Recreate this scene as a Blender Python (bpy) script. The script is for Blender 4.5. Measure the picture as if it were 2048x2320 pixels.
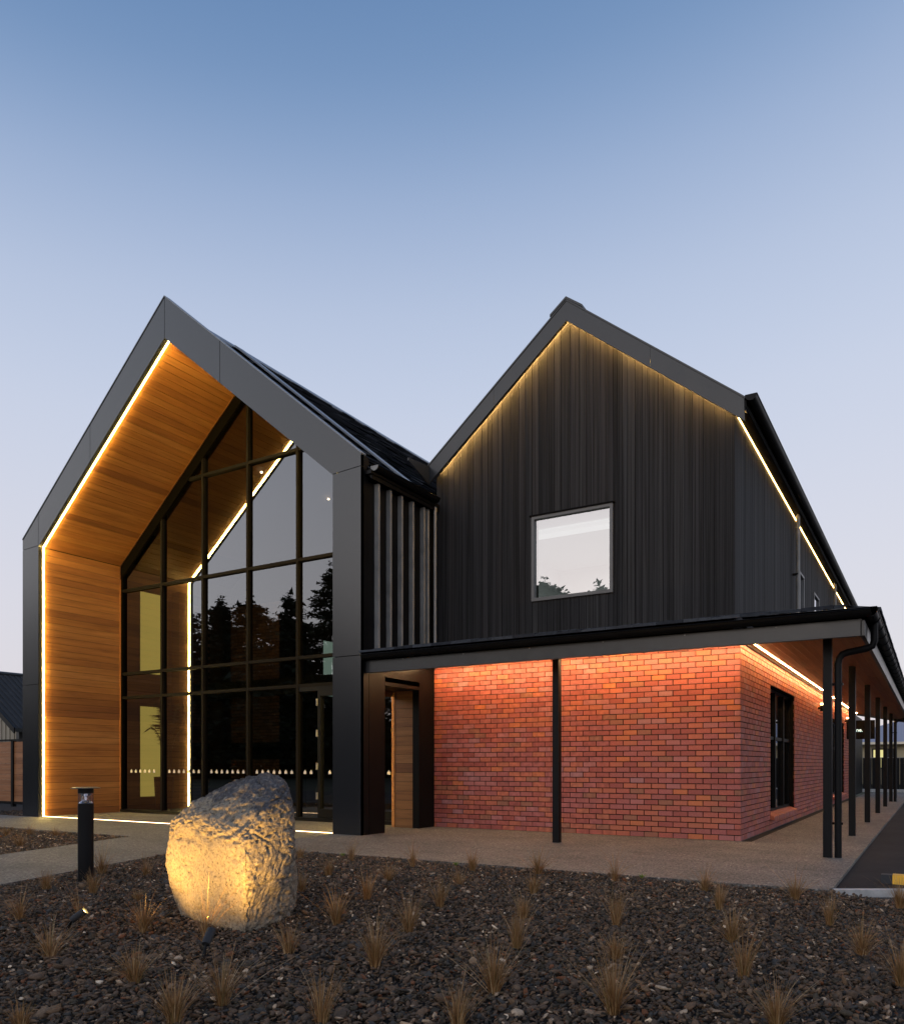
import bpy, bmesh, math, random
import numpy as np
from mathutils import Vector, Matrix, noise
random.seed(7); rng = np.random.default_rng(7)
for o in list(bpy.data.objects): bpy.data.objects.remove(o)
SC = bpy.context.scene; COL = SC.collection
# ------------------------------------------------------------------ camera
YAW = math.radians(27.69)
CAM = Vector((2.5583, -11.124, 1.1546))
cd = bpy.data.cameras.new('camera'); cam = bpy.data.objects.new('camera', cd); COL.objects.link(cam)
cam.location = CAM; cam.rotation_euler = (math.radians(90), 0, YAW)
cd.sensor_fit = 'HORIZONTAL'; cd.sensor_width = 36; cd.lens = 1663.55/2048*36
cd.shift_x = (1024-1240)/2048; cd.shift_y = (1733-1160)/2048
cd.clip_start = 0.05; cd.clip_end = 5000
SC.camera = cam
# ------------------------------------------------------------------ world: dusk sky
W = bpy.data.worlds.new('World'); SC.world = W; W.use_nodes = True
wn, wl = W.node_tree.nodes, W.node_tree.links
for n in list(wn): wn.remove(n)
wo = wn.new('ShaderNodeOutputWorld'); bg = wn.new('ShaderNodeBackground'); bg.inputs[1].default_value = 1.0
sky = wn.new('ShaderNodeTexSky'); sky.sky_type = 'NISHITA'; sky.sun_disc = False
sky.sun_elevation = math.radians(2.0); sky.sun_rotation = math.radians(200)
tc = wn.new('ShaderNodeTexCoord'); sep = wn.new('ShaderNodeSeparateXYZ'); wl.new(tc.outputs['Generated'], sep.inputs[0])
dot = wn.new('ShaderNodeVectorMath'); dot.operation = 'DOT_PRODUCT'; wl.new(tc.outputs['Generated'], dot.inputs[0]); dot.inputs[1].default_value = (-0.885, -0.465, 0)
m1 = wn.new('ShaderNodeMath'); m1.operation = 'MULTIPLY_ADD'; wl.new(dot.outputs['Value'], m1.inputs[0]); m1.inputs[1].default_value = 0.2; m1.inputs[2].default_value = 1.0
m2 = wn.new('ShaderNodeMath'); m2.operation = 'MULTIPLY'; wl.new(m1.outputs[0], m2.inputs[0]); wl.new(sep.outputs['Z'], m2.inputs[1])
ramp = wn.new('ShaderNodeValToRGB'); wl.new(m2.outputs[0], ramp.inputs[0])
stops = [(0.0, (.70,.665,.72)), (.12, (.695,.675,.755)), (.25, (.68,.68,.775)), (.42, (.575,.635,.79)), (.53, (.475,.555,.735)),
         (.62, (.325,.43,.645)), (.70, (.162,.283,.505)), (.80, (.095,.195,.405)), (1.0, (.05,.12,.32))]
el = ramp.color_ramp.elements
while len(el) > 1: el.remove(el[-1])
el[0].position = stops[0][0]; el[0].color = (*stops[0][1], 1)
for p, c in stops[1:]:
    e = el.new(p); e.color = (*c, 1)
ramp.color_ramp.interpolation = 'B_SPLINE'
sg = wn.new('ShaderNodeMixRGB'); sg.blend_type = 'MIX'; sg.inputs[0].default_value = 0.04
wl.new(ramp.outputs[0], sg.inputs[1]); wl.new(sky.outputs[0], sg.inputs[2])
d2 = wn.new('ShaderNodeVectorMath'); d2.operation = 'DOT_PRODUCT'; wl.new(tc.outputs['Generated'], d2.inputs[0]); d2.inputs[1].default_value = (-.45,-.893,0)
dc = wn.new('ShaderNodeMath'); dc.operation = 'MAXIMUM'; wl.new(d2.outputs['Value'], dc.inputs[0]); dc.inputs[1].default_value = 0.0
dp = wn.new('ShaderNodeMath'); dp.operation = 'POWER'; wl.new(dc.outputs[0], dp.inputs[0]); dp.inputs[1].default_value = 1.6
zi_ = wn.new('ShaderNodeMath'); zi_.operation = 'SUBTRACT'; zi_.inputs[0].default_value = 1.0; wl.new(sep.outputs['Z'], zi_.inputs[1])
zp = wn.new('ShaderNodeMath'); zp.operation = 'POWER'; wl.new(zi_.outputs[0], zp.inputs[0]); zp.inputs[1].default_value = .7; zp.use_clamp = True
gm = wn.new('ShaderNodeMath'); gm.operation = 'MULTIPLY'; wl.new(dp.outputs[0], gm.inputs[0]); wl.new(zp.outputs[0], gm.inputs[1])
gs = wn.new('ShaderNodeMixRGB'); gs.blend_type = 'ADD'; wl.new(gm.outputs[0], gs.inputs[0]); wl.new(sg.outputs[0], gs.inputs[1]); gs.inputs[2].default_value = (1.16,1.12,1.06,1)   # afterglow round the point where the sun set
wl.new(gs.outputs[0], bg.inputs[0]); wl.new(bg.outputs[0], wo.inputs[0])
# afterglow of the sun that has just set, behind and left of the camera: weak and very soft
sd = bpy.data.lights.new('sun', 'SUN'); sd.energy = 0.35; sd.angle = math.radians(40); sd.color = (1, .82, .68)
so = bpy.data.objects.new('sun', sd); COL.objects.link(so); so.rotation_euler = (math.radians(78), 0, math.radians(-20))
SC.view_settings.view_transform = 'Standard'; SC.view_settings.look = 'None'
SC.view_settings.exposure = 0.0; SC.view_settings.gamma = 1.0; SC.view_settings.use_curve_mapping = False
SC.render.engine = 'CYCLES'
SC.cycles.max_bounces = 8; SC.cycles.transparent_max_bounces = 12; SC.cycles.sample_clamp_indirect = 6.0
LED = 132.0            # radiance of the warm LED strips
WARM = (1.0, .68, .17)
GOLD = (1.0, .58, .18)
# ------------------------------------------------------------------ materials
MATS = {}
def mat(name, col=(.5,.5,.5), rough=.6, metal=0.0, spec=.5, emit=None, estr=0.0):
    if name in MATS: return MATS[name]
    m = bpy.data.materials.new(name); m.use_nodes = True
    b = m.node_tree.nodes['Principled BSDF']
    b.inputs['Base Color'].default_value = (*col, 1); b.inputs['Roughness'].default_value = rough
    b.inputs['Metallic'].default_value = metal; b.inputs['Specular IOR Level'].default_value = spec
    if emit: b.inputs['Emission Color'].default_value = (*emit, 1); b.inputs['Emission Strength'].default_value = estr
    MATS[name] = m; return m
def N(m, t): return m.node_tree.nodes.new(t)
def Lk(m, a, b): m.node_tree.links.new(a, b)
def P(m): return m.node_tree.nodes['Principled BSDF']
def ramp_node(m, fac, cols, interp='LINEAR'):
    r = N(m, 'ShaderNodeValToRGB'); r.color_ramp.interpolation = interp
    e = r.color_ramp.elements
    while len(e) > 1: e.remove(e[-1])
    e[0].position = cols[0][0]; e[0].color = (*cols[0][1], 1)
    for p, c in cols[1:]:
        x = e.new(p); x.color = (*c, 1)
    if fac is not None: Lk(m, fac, r.inputs[0])
    return r
def noise_node(m, scale, detail=4, rough=.6, vec_scale=None, coord='Object'):
    t = N(m, 'ShaderNodeTexCoord'); n = N(m, 'ShaderNodeTexNoise'); n.inputs['Scale'].default_value = scale
    n.inputs['Detail'].default_value = detail; n.inputs['Roughness'].default_value = rough
    if vec_scale:
        mp = N(m, 'ShaderNodeMapping'); mp.inputs['Scale'].default_value = vec_scale
        Lk(m, t.outputs[coord], mp.inputs[0]); Lk(m, mp.outputs[0], n.inputs['Vector'])
    else: Lk(m, t.outputs[coord], n.inputs['Vector'])
    return n
def bump(m, h, strength=.3, dist=.01):
    b = N(m, 'ShaderNodeBump'); b.inputs['Strength'].default_value = strength; b.inputs['Distance'].default_value = dist
    Lk(m, h, b.inputs['Height']); Lk(m, b.outputs[0], P(m).inputs['Normal']); return b
def mixrgb(m, mode, fac, a, b):
    x = N(m, 'ShaderNodeMixRGB'); x.blend_type = mode
    if isinstance(fac, (int, float)): x.inputs[0].default_value = fac
    else: Lk(m, fac, x.inputs[0])
    for i, v in ((1, a), (2, b)):
        if isinstance(v, tuple): x.inputs[i].default_value = (*v, 1)
        else: Lk(m, v, x.inputs[i])
    return x
def rnd(m, island=False):
    if island: return N(m, 'ShaderNodeNewGeometry').outputs['Random Per Island']
    return N(m, 'ShaderNodeObjectInfo').outputs['Random']

def speckle_metal(name, col, rough=.4, var=.25, spec=.5):
    m = mat(name, col, rough, 0, spec); n = noise_node(m, 3.0, 5, .6)
    c = ramp_node(m, n.outputs['Fac'], [(.3, tuple(x*(1-var) for x in col)), (.7, tuple(x*(1+var) for x in col))])
    Lk(m, c.outputs[0], P(m).inputs['Base Color'])
    r = ramp_node(m, n.outputs['Fac'], [(.3, (rough-.04*var/.25,)*3), (.7, (rough+.06*var/.25,)*3)]); Lk(m, r.outputs[0], P(m).inputs['Roughness'])
    return m
M_band = speckle_metal('portal_metal', (.010,.011,.0135), .26, .0, .60)
M_black = speckle_metal('black_metal', (.0045,.0045,.005), .42, .2, .14)
M_dark = speckle_metal('charcoal_metal', (.026,.028,.030), .38)
M_fascia = speckle_metal('fascia_metal', (.028,.029,.030), .33)
M_post = speckle_metal('post_paint', (.006,.0062,.007), .5, .25, .18)
M_fin = speckle_metal('fin_paint', (.24,.235,.225), .45)
M_frame = speckle_metal('window_frame_metal', (.0085,.0075,.0072), .6, .2, .04)
M_gframe = mat('glazing_black', (.004,.0035,.003), .9, 0, .0)
M_fwin = speckle_metal('grey_window_frame', (.10,.10,.10), .4)

def brick_mat(name, island):
    m = mat(name, (.3,.1,.06), .55); r = rnd(m, island)
    c = ramp_node(m, r, [(0,(0.330,0.083,0.065)),(.18,(0.407,0.107,0.075)),(.36,(0.374,0.110,0.100)),(.50,(0.451,0.128,0.073)),(.62,(0.352,0.104,0.088)),
                         (.73,(0.396,0.140,0.131)),(.82,(0.440,0.134,0.073)),(.90,(0.308,0.120,0.073)),(.95,(0.52,0.155,0.060)),(.98,(0.363,0.159,0.163))], 'CONSTANT')
    t = N(m,'ShaderNodeTexCoord'); n = N(m,'ShaderNodeTexNoise'); n.inputs['Scale'].default_value = 14; n.inputs['Detail'].default_value = 6
    ad = N(m,'ShaderNodeVectorMath'); ad.operation='ADD'; Lk(m, t.outputs['Object'], ad.inputs[0]); Lk(m, c.outputs[0], ad.inputs[1]); Lk(m, ad.outputs[0], n.inputs['Vector'])
    v = ramp_node(m, n.outputs['Fac'], [(.32,(.72,.70,.70)),(.6,(1.1,1.08,1.05)),(.8,(1.35,1.45,1.5))])
    x = mixrgb(m, 'MULTIPLY', .8, c.outputs[0], v.outputs[0]); Lk(m, x.outputs[0], P(m).inputs['Base Color'])
    n2 = noise_node(m, 160, 3); bump(m, n2.outputs['Fac'], .35, .002); return m
M_brick = brick_mat('brick_clay', False); M_brick_i = brick_mat('brick_clay_field', True)
M_mortar = mat('mortar', (.010,.009,.008), .95, 0, .1)
def timber(name, cols, island=False, vs=(18,1.2,18), bs=(60,2,60), rough=.5, con=1.0):
    m = mat(name, cols[0], rough); r = rnd(m, island)
    c = ramp_node(m, r, [(i/len(cols), k) for i, k in enumerate(cols)], 'CONSTANT')
    t = N(m,'ShaderNodeTexCoord'); mp = N(m,'ShaderNodeMapping'); mp.inputs['Scale'].default_value = vs
    Lk(m, t.outputs['Object'], mp.inputs[0])
    cb = N(m,'ShaderNodeCombineXYZ'); ml = N(m,'ShaderNodeMath'); ml.operation='MULTIPLY'; ml.inputs[1].default_value = 37.0; Lk(m, r, ml.inputs[0])
    for i in range(3): Lk(m, ml.outputs[0], cb.inputs[i])
    Lk(m, cb.outputs[0], mp.inputs['Location'])
    n = N(m,'ShaderNodeTexNoise'); n.inputs['Scale'].default_value = 1.0; n.inputs['Detail'].default_value = 7; n.inputs['Roughness'].default_value = .65; Lk(m, mp.outputs[0], n.inputs['Vector'])
    v = ramp_node(m, n.outputs['Fac'], [(.5-.2/con,(.62/con,.56/con,.52/con)),(.5,(1,1,1)),(.5+.22/con,(1+.3*con,1+.32*con,1+.35*con))])
    x = mixrgb(m, 'MULTIPLY', .8, c.outputs[0], v.outputs[0]); Lk(m, x.outputs[0], P(m).inputs['Base Color'])
    n2 = noise_node(m, 1, 5, .7, bs); bump(m, n2.outputs['Fac'], .25, .003); return m
CEDAR = [(.27,.112,.030),(.235,.095,.025),(.28,.120,.034),(.19,.072,.020),(.265,.108,.029),(.29,.128,.040),(.165,.060,.018),(.25,.100,.027),(.275,.115,.032),(.215,.084,.023)]
M_cedar = timber('cedar_lining', CEDAR)
M_cedar_u = timber('cedar_boards', CEDAR, vs=(1.2,18,18), bs=(2,60,60))
BLK = [(0.0263,0.0244,0.0244),(0.0213,0.0200,0.0198),(0.0325,0.0306,0.0298),(0.0244,0.0231,0.0231),(0.0356,0.0338,0.0331),(0.0194,0.0185,0.0185),(0.0294,0.0269,0.0263)]
M_blackboard = timber('black_stained_board', BLK, vs=(42,42,.25), bs=(120,120,1.5), rough=.75, con=2.0)
P(M_blackboard).inputs['Specular IOR Level'].default_value = .2
M_tile = timber('roof_tile_metal', [(.055,.060,.070),(.040,.045,.053),(.066,.072,.083),(.033,.036,.043)], island=True, rough=.75)
P(M_tile).inputs['Specular IOR Level'].default_value = .0
M_led = mat('led_strip_light', (1,1,1), .5, emit=WARM, estr=LED)
M_led2 = mat('led_strip_soft', (1,1,1), .5, emit=GOLD, estr=LED*2.1)
M_ledc = mat('led_strip_canopy', (1,1,1), .5, emit=(1,.62,.29), estr=LED*1.75)
M_leds = mat('led_strip_walkway', (1,1,1), .5, emit=(1,.58,.23), estr=LED*.95)
M_ledg = mat('ground_led_light', (1,1,1), .5, emit=(1,.62,.32), estr=11.0)
def glass_mat(name, tint, refl, rough=0.0):
    m = bpy.data.materials.new(name); m.use_nodes = True; nt = m.node_tree
    for n in list(nt.nodes): nt.nodes.remove(n)
    o = nt.nodes.new('ShaderNodeOutputMaterial'); mx = nt.nodes.new('ShaderNodeMixShader'); tr = nt.nodes.new('ShaderNodeBsdfTransparent')
    gl = nt.nodes.new('ShaderNodeBsdfGlossy'); gl.inputs['Roughness'].default_value = rough; gl.inputs['Color'].default_value = (.93,.95,1,1)
    tr.inputs[0].default_value = (*tint, 1)
    lw = nt.nodes.new('ShaderNodeLayerWeight'); lw.inputs['Blend'].default_value = .35
    ma = nt.nodes.new('ShaderNodeMath'); ma.operation = 'MULTIPLY_ADD'; ma.inputs[1].default_value = .75; ma.inputs[2].default_value = refl; ma.use_clamp = True
    lw.inputs['Blend'].default_value = .5
    pw = nt.nodes.new('ShaderNodeMath'); pw.operation = 'POWER'; pw.inputs[1].default_value = 3.0
    nt.links.new(lw.outputs['Facing'], pw.inputs[0]); nt.links.new(pw.outputs[0], ma.inputs[0]); nt.links.new(ma.outputs[0], mx.inputs[0])
    nt.links.new(tr.outputs[0], mx.inputs[1]); nt.links.new(gl.outputs[0], mx.inputs[2]); nt.links.new(mx.outputs[0], o.inputs[0])
    MATS[name] = m; return m
M_glass = glass_mat('tinted_glass', (.21,.20,.175), .12)
M_glass2 = glass_mat('upper_window_glass', (.50,.54,.54), .27)
M_decal = mat('frosted_decal', (.62,.56,.50), .7)
# ground materials
M_conc = mat('exposed_aggregate_concrete', (.2,.17,.14), .75)
v1 = N(M_conc,'ShaderNodeTexVoronoi'); v1.inputs['Scale'].default_value = 62
t = N(M_conc,'ShaderNodeTexCoord'); Lk(M_conc, t.outputs['Object'], v1.inputs['Vector'])
ag = ramp_node(M_conc, v1.outputs['Color'], [(.1,(.045,.042,.038)),(.35,(.095,.088,.079)),(.6,(.140,.131,.118)),(.85,(.225,.212,.190)),(1,(.42,.40,.36))])
n1 = noise_node(M_conc, .9, 6, .6, (1,1.6,1)); st = ramp_node(M_conc, n1.outputs['Fac'], [(.3,(.60,.60,.60)),(.5,(1,.99,.98)),(.72,(1.28,1.25,1.2))])
xx = mixrgb(M_conc,'MULTIPLY',.9,ag.outputs[0],st.outputs[0]); Lk(M_conc, xx.outputs[0], P(M_conc).inputs['Base Color']); bump(M_conc, v1.outputs['Distance'], .4, .004)
M_kerb = mat('kerb_concrete', (.42,.42,.41), .8); n1 = noise_node(M_kerb, 9, 7, .7); c = ramp_node(M_kerb, n1.outputs['Fac'], [(.3,(.30,.30,.29)),(.7,(.5,.5,.49))]); Lk(M_kerb, c.outputs[0], P(M_kerb).inputs['Base Color'])
M_asph = mat('asphalt', (.04,.04,.042), .9, 0, .2); n1 = noise_node(M_asph, 320, 3, .7); n2 = noise_node(M_asph, 1.4, 5, .6)
c = ramp_node(M_asph, n1.outputs['Fac'], [(.35,(.010,.0105,.012)),(.65,(.030,.030,.032))]); d = ramp_node(M_asph, n2.outputs['Fac'], [(.35,(.75,.75,.75)),(.7,(1.25,1.22,1.2))])
x = mixrgb(M_asph,'MULTIPLY',1,c.outputs[0],d.outputs[0]); Lk(M_asph, x.outputs[0], P(M_asph).inputs['Base Color']); bump(M_asph, n1.outputs['Fac'], .5, .004)
M_soil = mat('dark_soil', (.025,.021,.018), .95)
M_turf = mat('rough_turf', (.05,.055,.025), .95); n1 = noise_node(M_turf, 2.5, 6, .7); c = ramp_node(M_turf, n1.outputs['Fac'], [(.3,(.035,.042,.018)),(.7,(.08,.08,.035))]); Lk(M_turf, c.outputs[0], P(M_turf).inputs['Base Color'])
M_strip = mat('damp_concrete_edge', (.028,.024,.022), .9, 0, .2)
M_stone = mat('river_stone', (.06,.055,.05), .85, 0, .25)
c = ramp_node(M_stone, rnd(M_stone, True), [(0,(0.068,0.053,0.036)),(.12,(0.116,0.076,0.050)),(.24,(0.050,0.043,0.035)),(.36,(0.142,0.088,0.054)),(.46,(0.078,0.057,0.043)),(.56,(0.110,0.076,0.054)),
     (.66,(0.060,0.056,0.051)),(.74,(0.165,0.100,0.056)),(.81,(0.092,0.065,0.045)),(.87,(0.195,0.130,0.081)),(.92,(0.172,0.069,0.032)),(.95,(0.276,0.192,0.127)),(.978,(0.459,0.335,0.224)),(.993,(0.827,0.632,0.433))], 'CONSTANT')
n1 = noise_node(M_stone, 60, 4, .7); v = ramp_node(M_stone, n1.outputs['Fac'], [(.3,(.7,.7,.7)),(.7,(1.3,1.3,1.3))])
x = mixrgb(M_stone,'MULTIPLY',1,c.outputs[0],v.outputs[0]); Lk(M_stone, x.outputs[0], P(M_stone).inputs['Base Color'])
M_grass = mat('dry_grass_blade', (.2,.12,.05), .7)
c = ramp_node(M_grass, rnd(M_grass, True), [(0,(.27,.140,.045)),(.3,(.36,.205,.08)),(.55,(.20,.092,.028)),(.75,(.46,.31,.16)),(.9,(.17,.12,.035)),(1,(.4,.22,.1))], 'CONSTANT')
Lk(M_grass, c.outputs[0], P(M_grass).inputs['Base Color'])
M_leaf = mat('conifer_foliage', (.03,.045,.022), .8)
c = ramp_node(M_leaf, rnd(M_leaf, True), [(0,(.022,.034,.016)),(.4,(.035,.05,.024)),(.7,(.05,.065,.03)),(.9,(.028,.04,.02))], 'CONSTANT'); Lk(M_leaf, c.outputs[0], P(M_leaf).inputs['Base Color'])
M_bark = mat('bark', (.07,.05,.035), .9)
M_palm = mat('palm_leaf', (.035,.06,.02), .6)
M_yellow = mat('yellow_paint', (.82,.42,.01), .5)
M_rubber = mat('black_rubber', (.018,.018,.02), .7)
M_room = mat('lit_room_window', (.5,.5,.3), .8, emit=(.80,.66,.16), estr=1.5)
M_teal = mat('lit_teal_window', (.4,.5,.5), .8, emit=(.40,.60,.56), estr=1.2)
M_wallin = mat('interior_dark_wall', (.10,.07,.05), .8)
M_white = mat('white_interior_paint', (.78,.79,.78), .8)
# ------------------------------------------------------------------ mesh helpers
class MB:
    def __init__(s): s.v = []; s.f = []
    def add(s, vs, fs):
        k = len(s.v); s.v += [tuple(p) for p in vs]; s.f += [tuple(i+k for i in f) for f in fs]; return s
    def box(s, a, b):
        x0,y0,z0 = [min(p,q) for p,q in zip(a,b)]; x1,y1,z1 = [max(p,q) for p,q in zip(a,b)]
        return s.add([(x0,y0,z0),(x1,y0,z0),(x1,y1,z0),(x0,y1,z0),(x0,y0,z1),(x1,y0,z1),(x1,y1,z1),(x0,y1,z1)],
                     [(0,3,2,1),(4,5,6,7),(0,1,5,4),(1,2,6,5),(2,3,7,6),(3,0,4,7)])
    def prism(s, poly, off):      # poly: list of 3D points (planar), off: extrusion vector
        n = len(poly); off = Vector(off); a = [Vector(p) for p in poly]; b = [p+off for p in a]
        return s.add(a+b, [tuple(range(n))[::-1], tuple(range(n, 2*n))] + [(i,(i+1)%n,(i+1)%n+n,i+n) for i in range(n)])
    def tube(s, pts, r, n=10, caps=True):
        pts = [Vector(p) for p in pts]; rings = []; k0 = len(s.v); up = None
        for i, p in enumerate(pts):
            d = (pts[min(i+1,len(pts)-1)] - pts[max(i-1,0)]).normalized()
            if up is None: up = Vector((0,0,1)) if abs(d.z) < .9 else Vector((1,0,0))
            a = d.cross(up).normalized(); up = a.cross(d).normalized()
            rr = r[i] if isinstance(r, (list,tuple)) else r
            s.v += [tuple(p + (a*math.cos(2*math.pi*j/n) + up*math.sin(2*math.pi*j/n))*rr) for j in range(n)]
        for i in range(len(pts)-1):
            for j in range(n): s.f.append((k0+i*n+j, k0+i*n+(j+1)%n, k0+(i+1)*n+(j+1)%n, k0+(i+1)*n+j))
        if caps: s.f.append(tuple(k0+j for j in range(n))[::-1]); s.f.append(tuple(k0+(len(pts)-1)*n+j for j in range(n)))
        return s
    def build(s, name, m, parent=None, smooth=False):
        me = bpy.data.meshes.new(name); me.from_pydata(s.v, [], s.f); me.materials.append(m)
        bm = bmesh.new(); bm.from_mesh(me); bmesh.ops.recalc_face_normals(bm, faces=bm.faces); bm.to_mesh(me); bm.free()
        if smooth:
            me.polygons.foreach_set('use_smooth', [True]*len(me.polygons))
            try: me.set_sharp_from_angle(angle=math.radians(40))
            except Exception: pass
        o = bpy.data.objects.new(name, me); COL.objects.link(o)
        if parent is not None: o.parent = parent; o.matrix_parent_inverse = Matrix.Translation(-world_loc(parent))
        return o
def world_loc(o):
    return Vector(o.location)
def box(name, a, b, m, parent=None, bev=0):
    o = MB().box(a, b).build(name, m, parent)
    if bev:
        md = o.modifiers.new('bevel','BEVEL'); md.width = bev; md.segments = 2; md.limit_method='ANGLE'
    return o
def thing(name, label, cat, loc=(0,0,0), group=None):
    o = bpy.data.objects.new(name, None); COL.objects.link(o); o.location = loc; o.empty_display_size = .2
    o['label'] = label; o['category'] = cat
    if group: o['group'] = group
    return o
def tag(o, label, cat, group=None):
    o['label'] = label; o['category'] = cat
    if group: o['group'] = group
    return o
def struct(o): o['kind'] = 'structure'; return o
def clip(poly, a, b, c):          # keep a*x+b*y<=c
    out = []
    for i in range(len(poly)):
        p, q = poly[i], poly[(i+1)%len(poly)]; dp = a*p[0]+b*p[1]-c; dq = a*q[0]+b*q[1]-c
        if dp <= 0: out.append(p)
        if dp*dq < 0: t = dp/(dp-dq); out.append((p[0]+t*(q[0]-p[0]), p[1]+t*(q[1]-p[1])))
    return out
# ------------------------------------------------------------------ ground setting
GZ = -.16
g = MB().add([(-900,-600,GZ),(900,-600,GZ),(900,1400,GZ),(-900,1400,GZ)], [(0,1,2,3)]).build('ground', M_turf); struct(g)
pv = MB()
def slab(poly, z1=0.0, z0=-.14): pv.prism([(x,y,z0) for x,y in poly], (0,0,z1-z0))
slab([(-30,-3.8),(-8.83,-3.78),(-8.83,-1.97),(-30,-2.15)])
slab([(-8.83,-3.95),(1.735,-3.95),(1.735,-1.97),(-8.83,-1.97)])
slab([(-8.83,-3.95),(-5.2,-13.4),(-3.15,-13.4),(-6.62,-3.95)][::-1])
slab([(-15.6,-1.97),(1.735,-1.97),(1.735,0),(-15.6,0)])
slab([(.16,0),(1.735,0),(1.80,22),(.16,22)])
slab([(-15.6,0),(0,0),(0,18),(-15.6,18)], -.003)
p = pv.build('pavement', M_conc); struct(p)
st = MB().add([(0,0,-.008),(.16,0,-.008),(.16,18,-.008),(0,18,-.008)], [(0,1,2,3)]).build('drainage_strip', M_strip); struct(st)
R2 = Vector((math.cos(YAW), math.sin(YAW), 0))
kA = Vector((1.735,-3.93,0)); kB = kA + R2*14
a = MB().add([(1.735,-3.86,-.03),(kB.x,kB.y+.02,-.03),(60,kB.y,-.03),(60,80,-.03),(2.1,80,-.03),(1.80,22,-.03),(1.735,-1.9,-.03)], [(0,1,2,3,4,5,6)]).build('road', M_asph); struct(a)
nrm = Vector((-R2.y, R2.x, 0))
kb = MB(); kb.prism([(kA.x,kA.y,-.25),(kB.x,kB.y,-.25),(kB.x+nrm.x*.13,kB.y+nrm.y*.13,-.25),(kA.x+nrm.x*.09,kA.y+nrm.y*.09,-.25)], (0,0,.25)).build('kerb', M_kerb)
struct(bpy.data.objects['kerb'])
# gravel beds: soil sheet then tens of thousands of stones joined
sb = MB().add([(-6.62,-3.95,-.05),(-3.0,-13.8,-.05),(16,-13.8,-.1),(16,3,-.1),(1.74,-3.95,-.06)], [(0,1,2,3,4)])
sb.add([(-30,-3.8,-.05),(-30,-14,-.05),(-5.2,-13.4,-.05),(-8.83,-3.8,-.05)], [(0,1,2,3)])
sb.add([(-30,-2.15,-.05),(-15.6,-1.97,-.05),(-15.6,1.5,-.05),(-30,1.5,-.05)], [(0,1,2,3)])
struct(sb.build('soil', M_soil))
def in_bed(x, y):
    main = (y < -3.97) & (x > -6.62 + (-3.95-y)*.367) & ~((y-kA.y) > (x-kA.x)*R2.y/R2.x)
    main = main | ((y < -3.97) & (x <= 1.74) & (x > -6.62 + (-3.95-y)*.367))
    wedge = (y < -3.82) & (x < -8.86 + (-3.8-y)*.378)
    back = (y > -1.9) & (y < .2) & (x < -15.65)
    return main | wedge | back
def stones(n):
    X = rng.uniform(-18, 9, n); Y = rng.uniform(-10.6, .2, n)
    dx, dy = X-CAM.x, Y-CAM.y
    xc = dx*math.cos(YAW)+dy*math.sin(YAW); zc = -dx*math.sin(YAW)+dy*math.cos(YAW)
    ok = in_bed(X, Y) & (zc > 2.5) & (xc/zc > -.92) & (xc/zc < .70)
    keep = rng.uniform(0,1,n) < np.clip(9.0/np.maximum(zc,1), .25, 1)
    X, Y, zc = X[ok&keep], Y[ok&keep], zc[ok&keep]
    m = len(X)
    ph = (1+5**.5)/2
    base = np.array([(-1,ph,0),(1,ph,0),(-1,-ph,0),(1,-ph,0),(0,-1,ph),(0,1,ph),(0,-1,-ph),(0,1,-ph),(ph,0,-1),(ph,0,1),(-ph,0,-1),(-ph,0,1)])/1.902
    tri = np.array([(0,11,5),(0,5,1),(0,1,7),(0,7,10),(0,10,11),(1,5,9),(5,11,4),(11,10,2),(10,7,6),(7,1,8),(3,9,4),(3,4,2),(3,2,6),(3,6,8),(3,8,9),(4,9,5),(2,4,11),(6,2,10),(8,6,7),(9,8,1)])
    V = np.repeat(base[None], m, 0) * (1 + rng.uniform(-.42,.32,(m,12,1)))
    L = np.exp(rng.normal(math.log(.0150), .40, m)) * np.clip(1+(zc-8)*.04,1,1.4)
    S = np.stack([L, L*rng.uniform(.55,.9,m), L*rng.uniform(.14,.38,m)], 1)
    V *= S[:,None,:]
    az = rng.uniform(0, 2*math.pi, m); t1 = rng.normal(0,.5,m); t2 = rng.normal(0,.5,m)
    def rot(V, a, i, j):
        c, s = np.cos(a)[:,None], np.sin(a)[:,None]; vi, vj = V[:,:,i].copy(), V[:,:,j].copy()
        V[:,:,i] = c*vi - s*vj; V[:,:,j] = s*vi + c*vj
    rot(V, t1, 1, 2); rot(V, t2, 0, 2); rot(V, az, 0, 1)
    drop = np.where(X > 1.72, np.clip((X-1.72)*.10,0,.035), 0) + .008*np.sin(X*2.1)*np.cos(Y*1.7)
    V += np.stack([X, Y, rng.uniform(-.035, -.004, m)-drop], 1)[:,None,:]
    me = bpy.data.meshes.new('gravel'); me.vertices.add(m*12); me.vertices.foreach_set('co', V.astype(np.float32).ravel())
    T = (tri[None] + (np.arange(m)*12)[:,None,None]).reshape(-1,3).astype(np.int32)
    me.loops.add(T.size); me.loops.foreach_set('vertex_index', T.ravel())
    me.polygons.add(len(T)); me.polygons.foreach_set('loop_start', np.arange(0, T.size, 3, dtype=np.int32))
    me.update(calc_edges=True); me.validate(); me.materials.append(M_stone)
    o = bpy.data.objects.new('gravel', me); COL.objects.link(o); o['kind'] = 'stuff'
    o['label'] = 'dark grey and brown river stone gravel filling the planting beds'; o['category'] = 'gravel'
    print('stones', m)
stones(740000)
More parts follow.
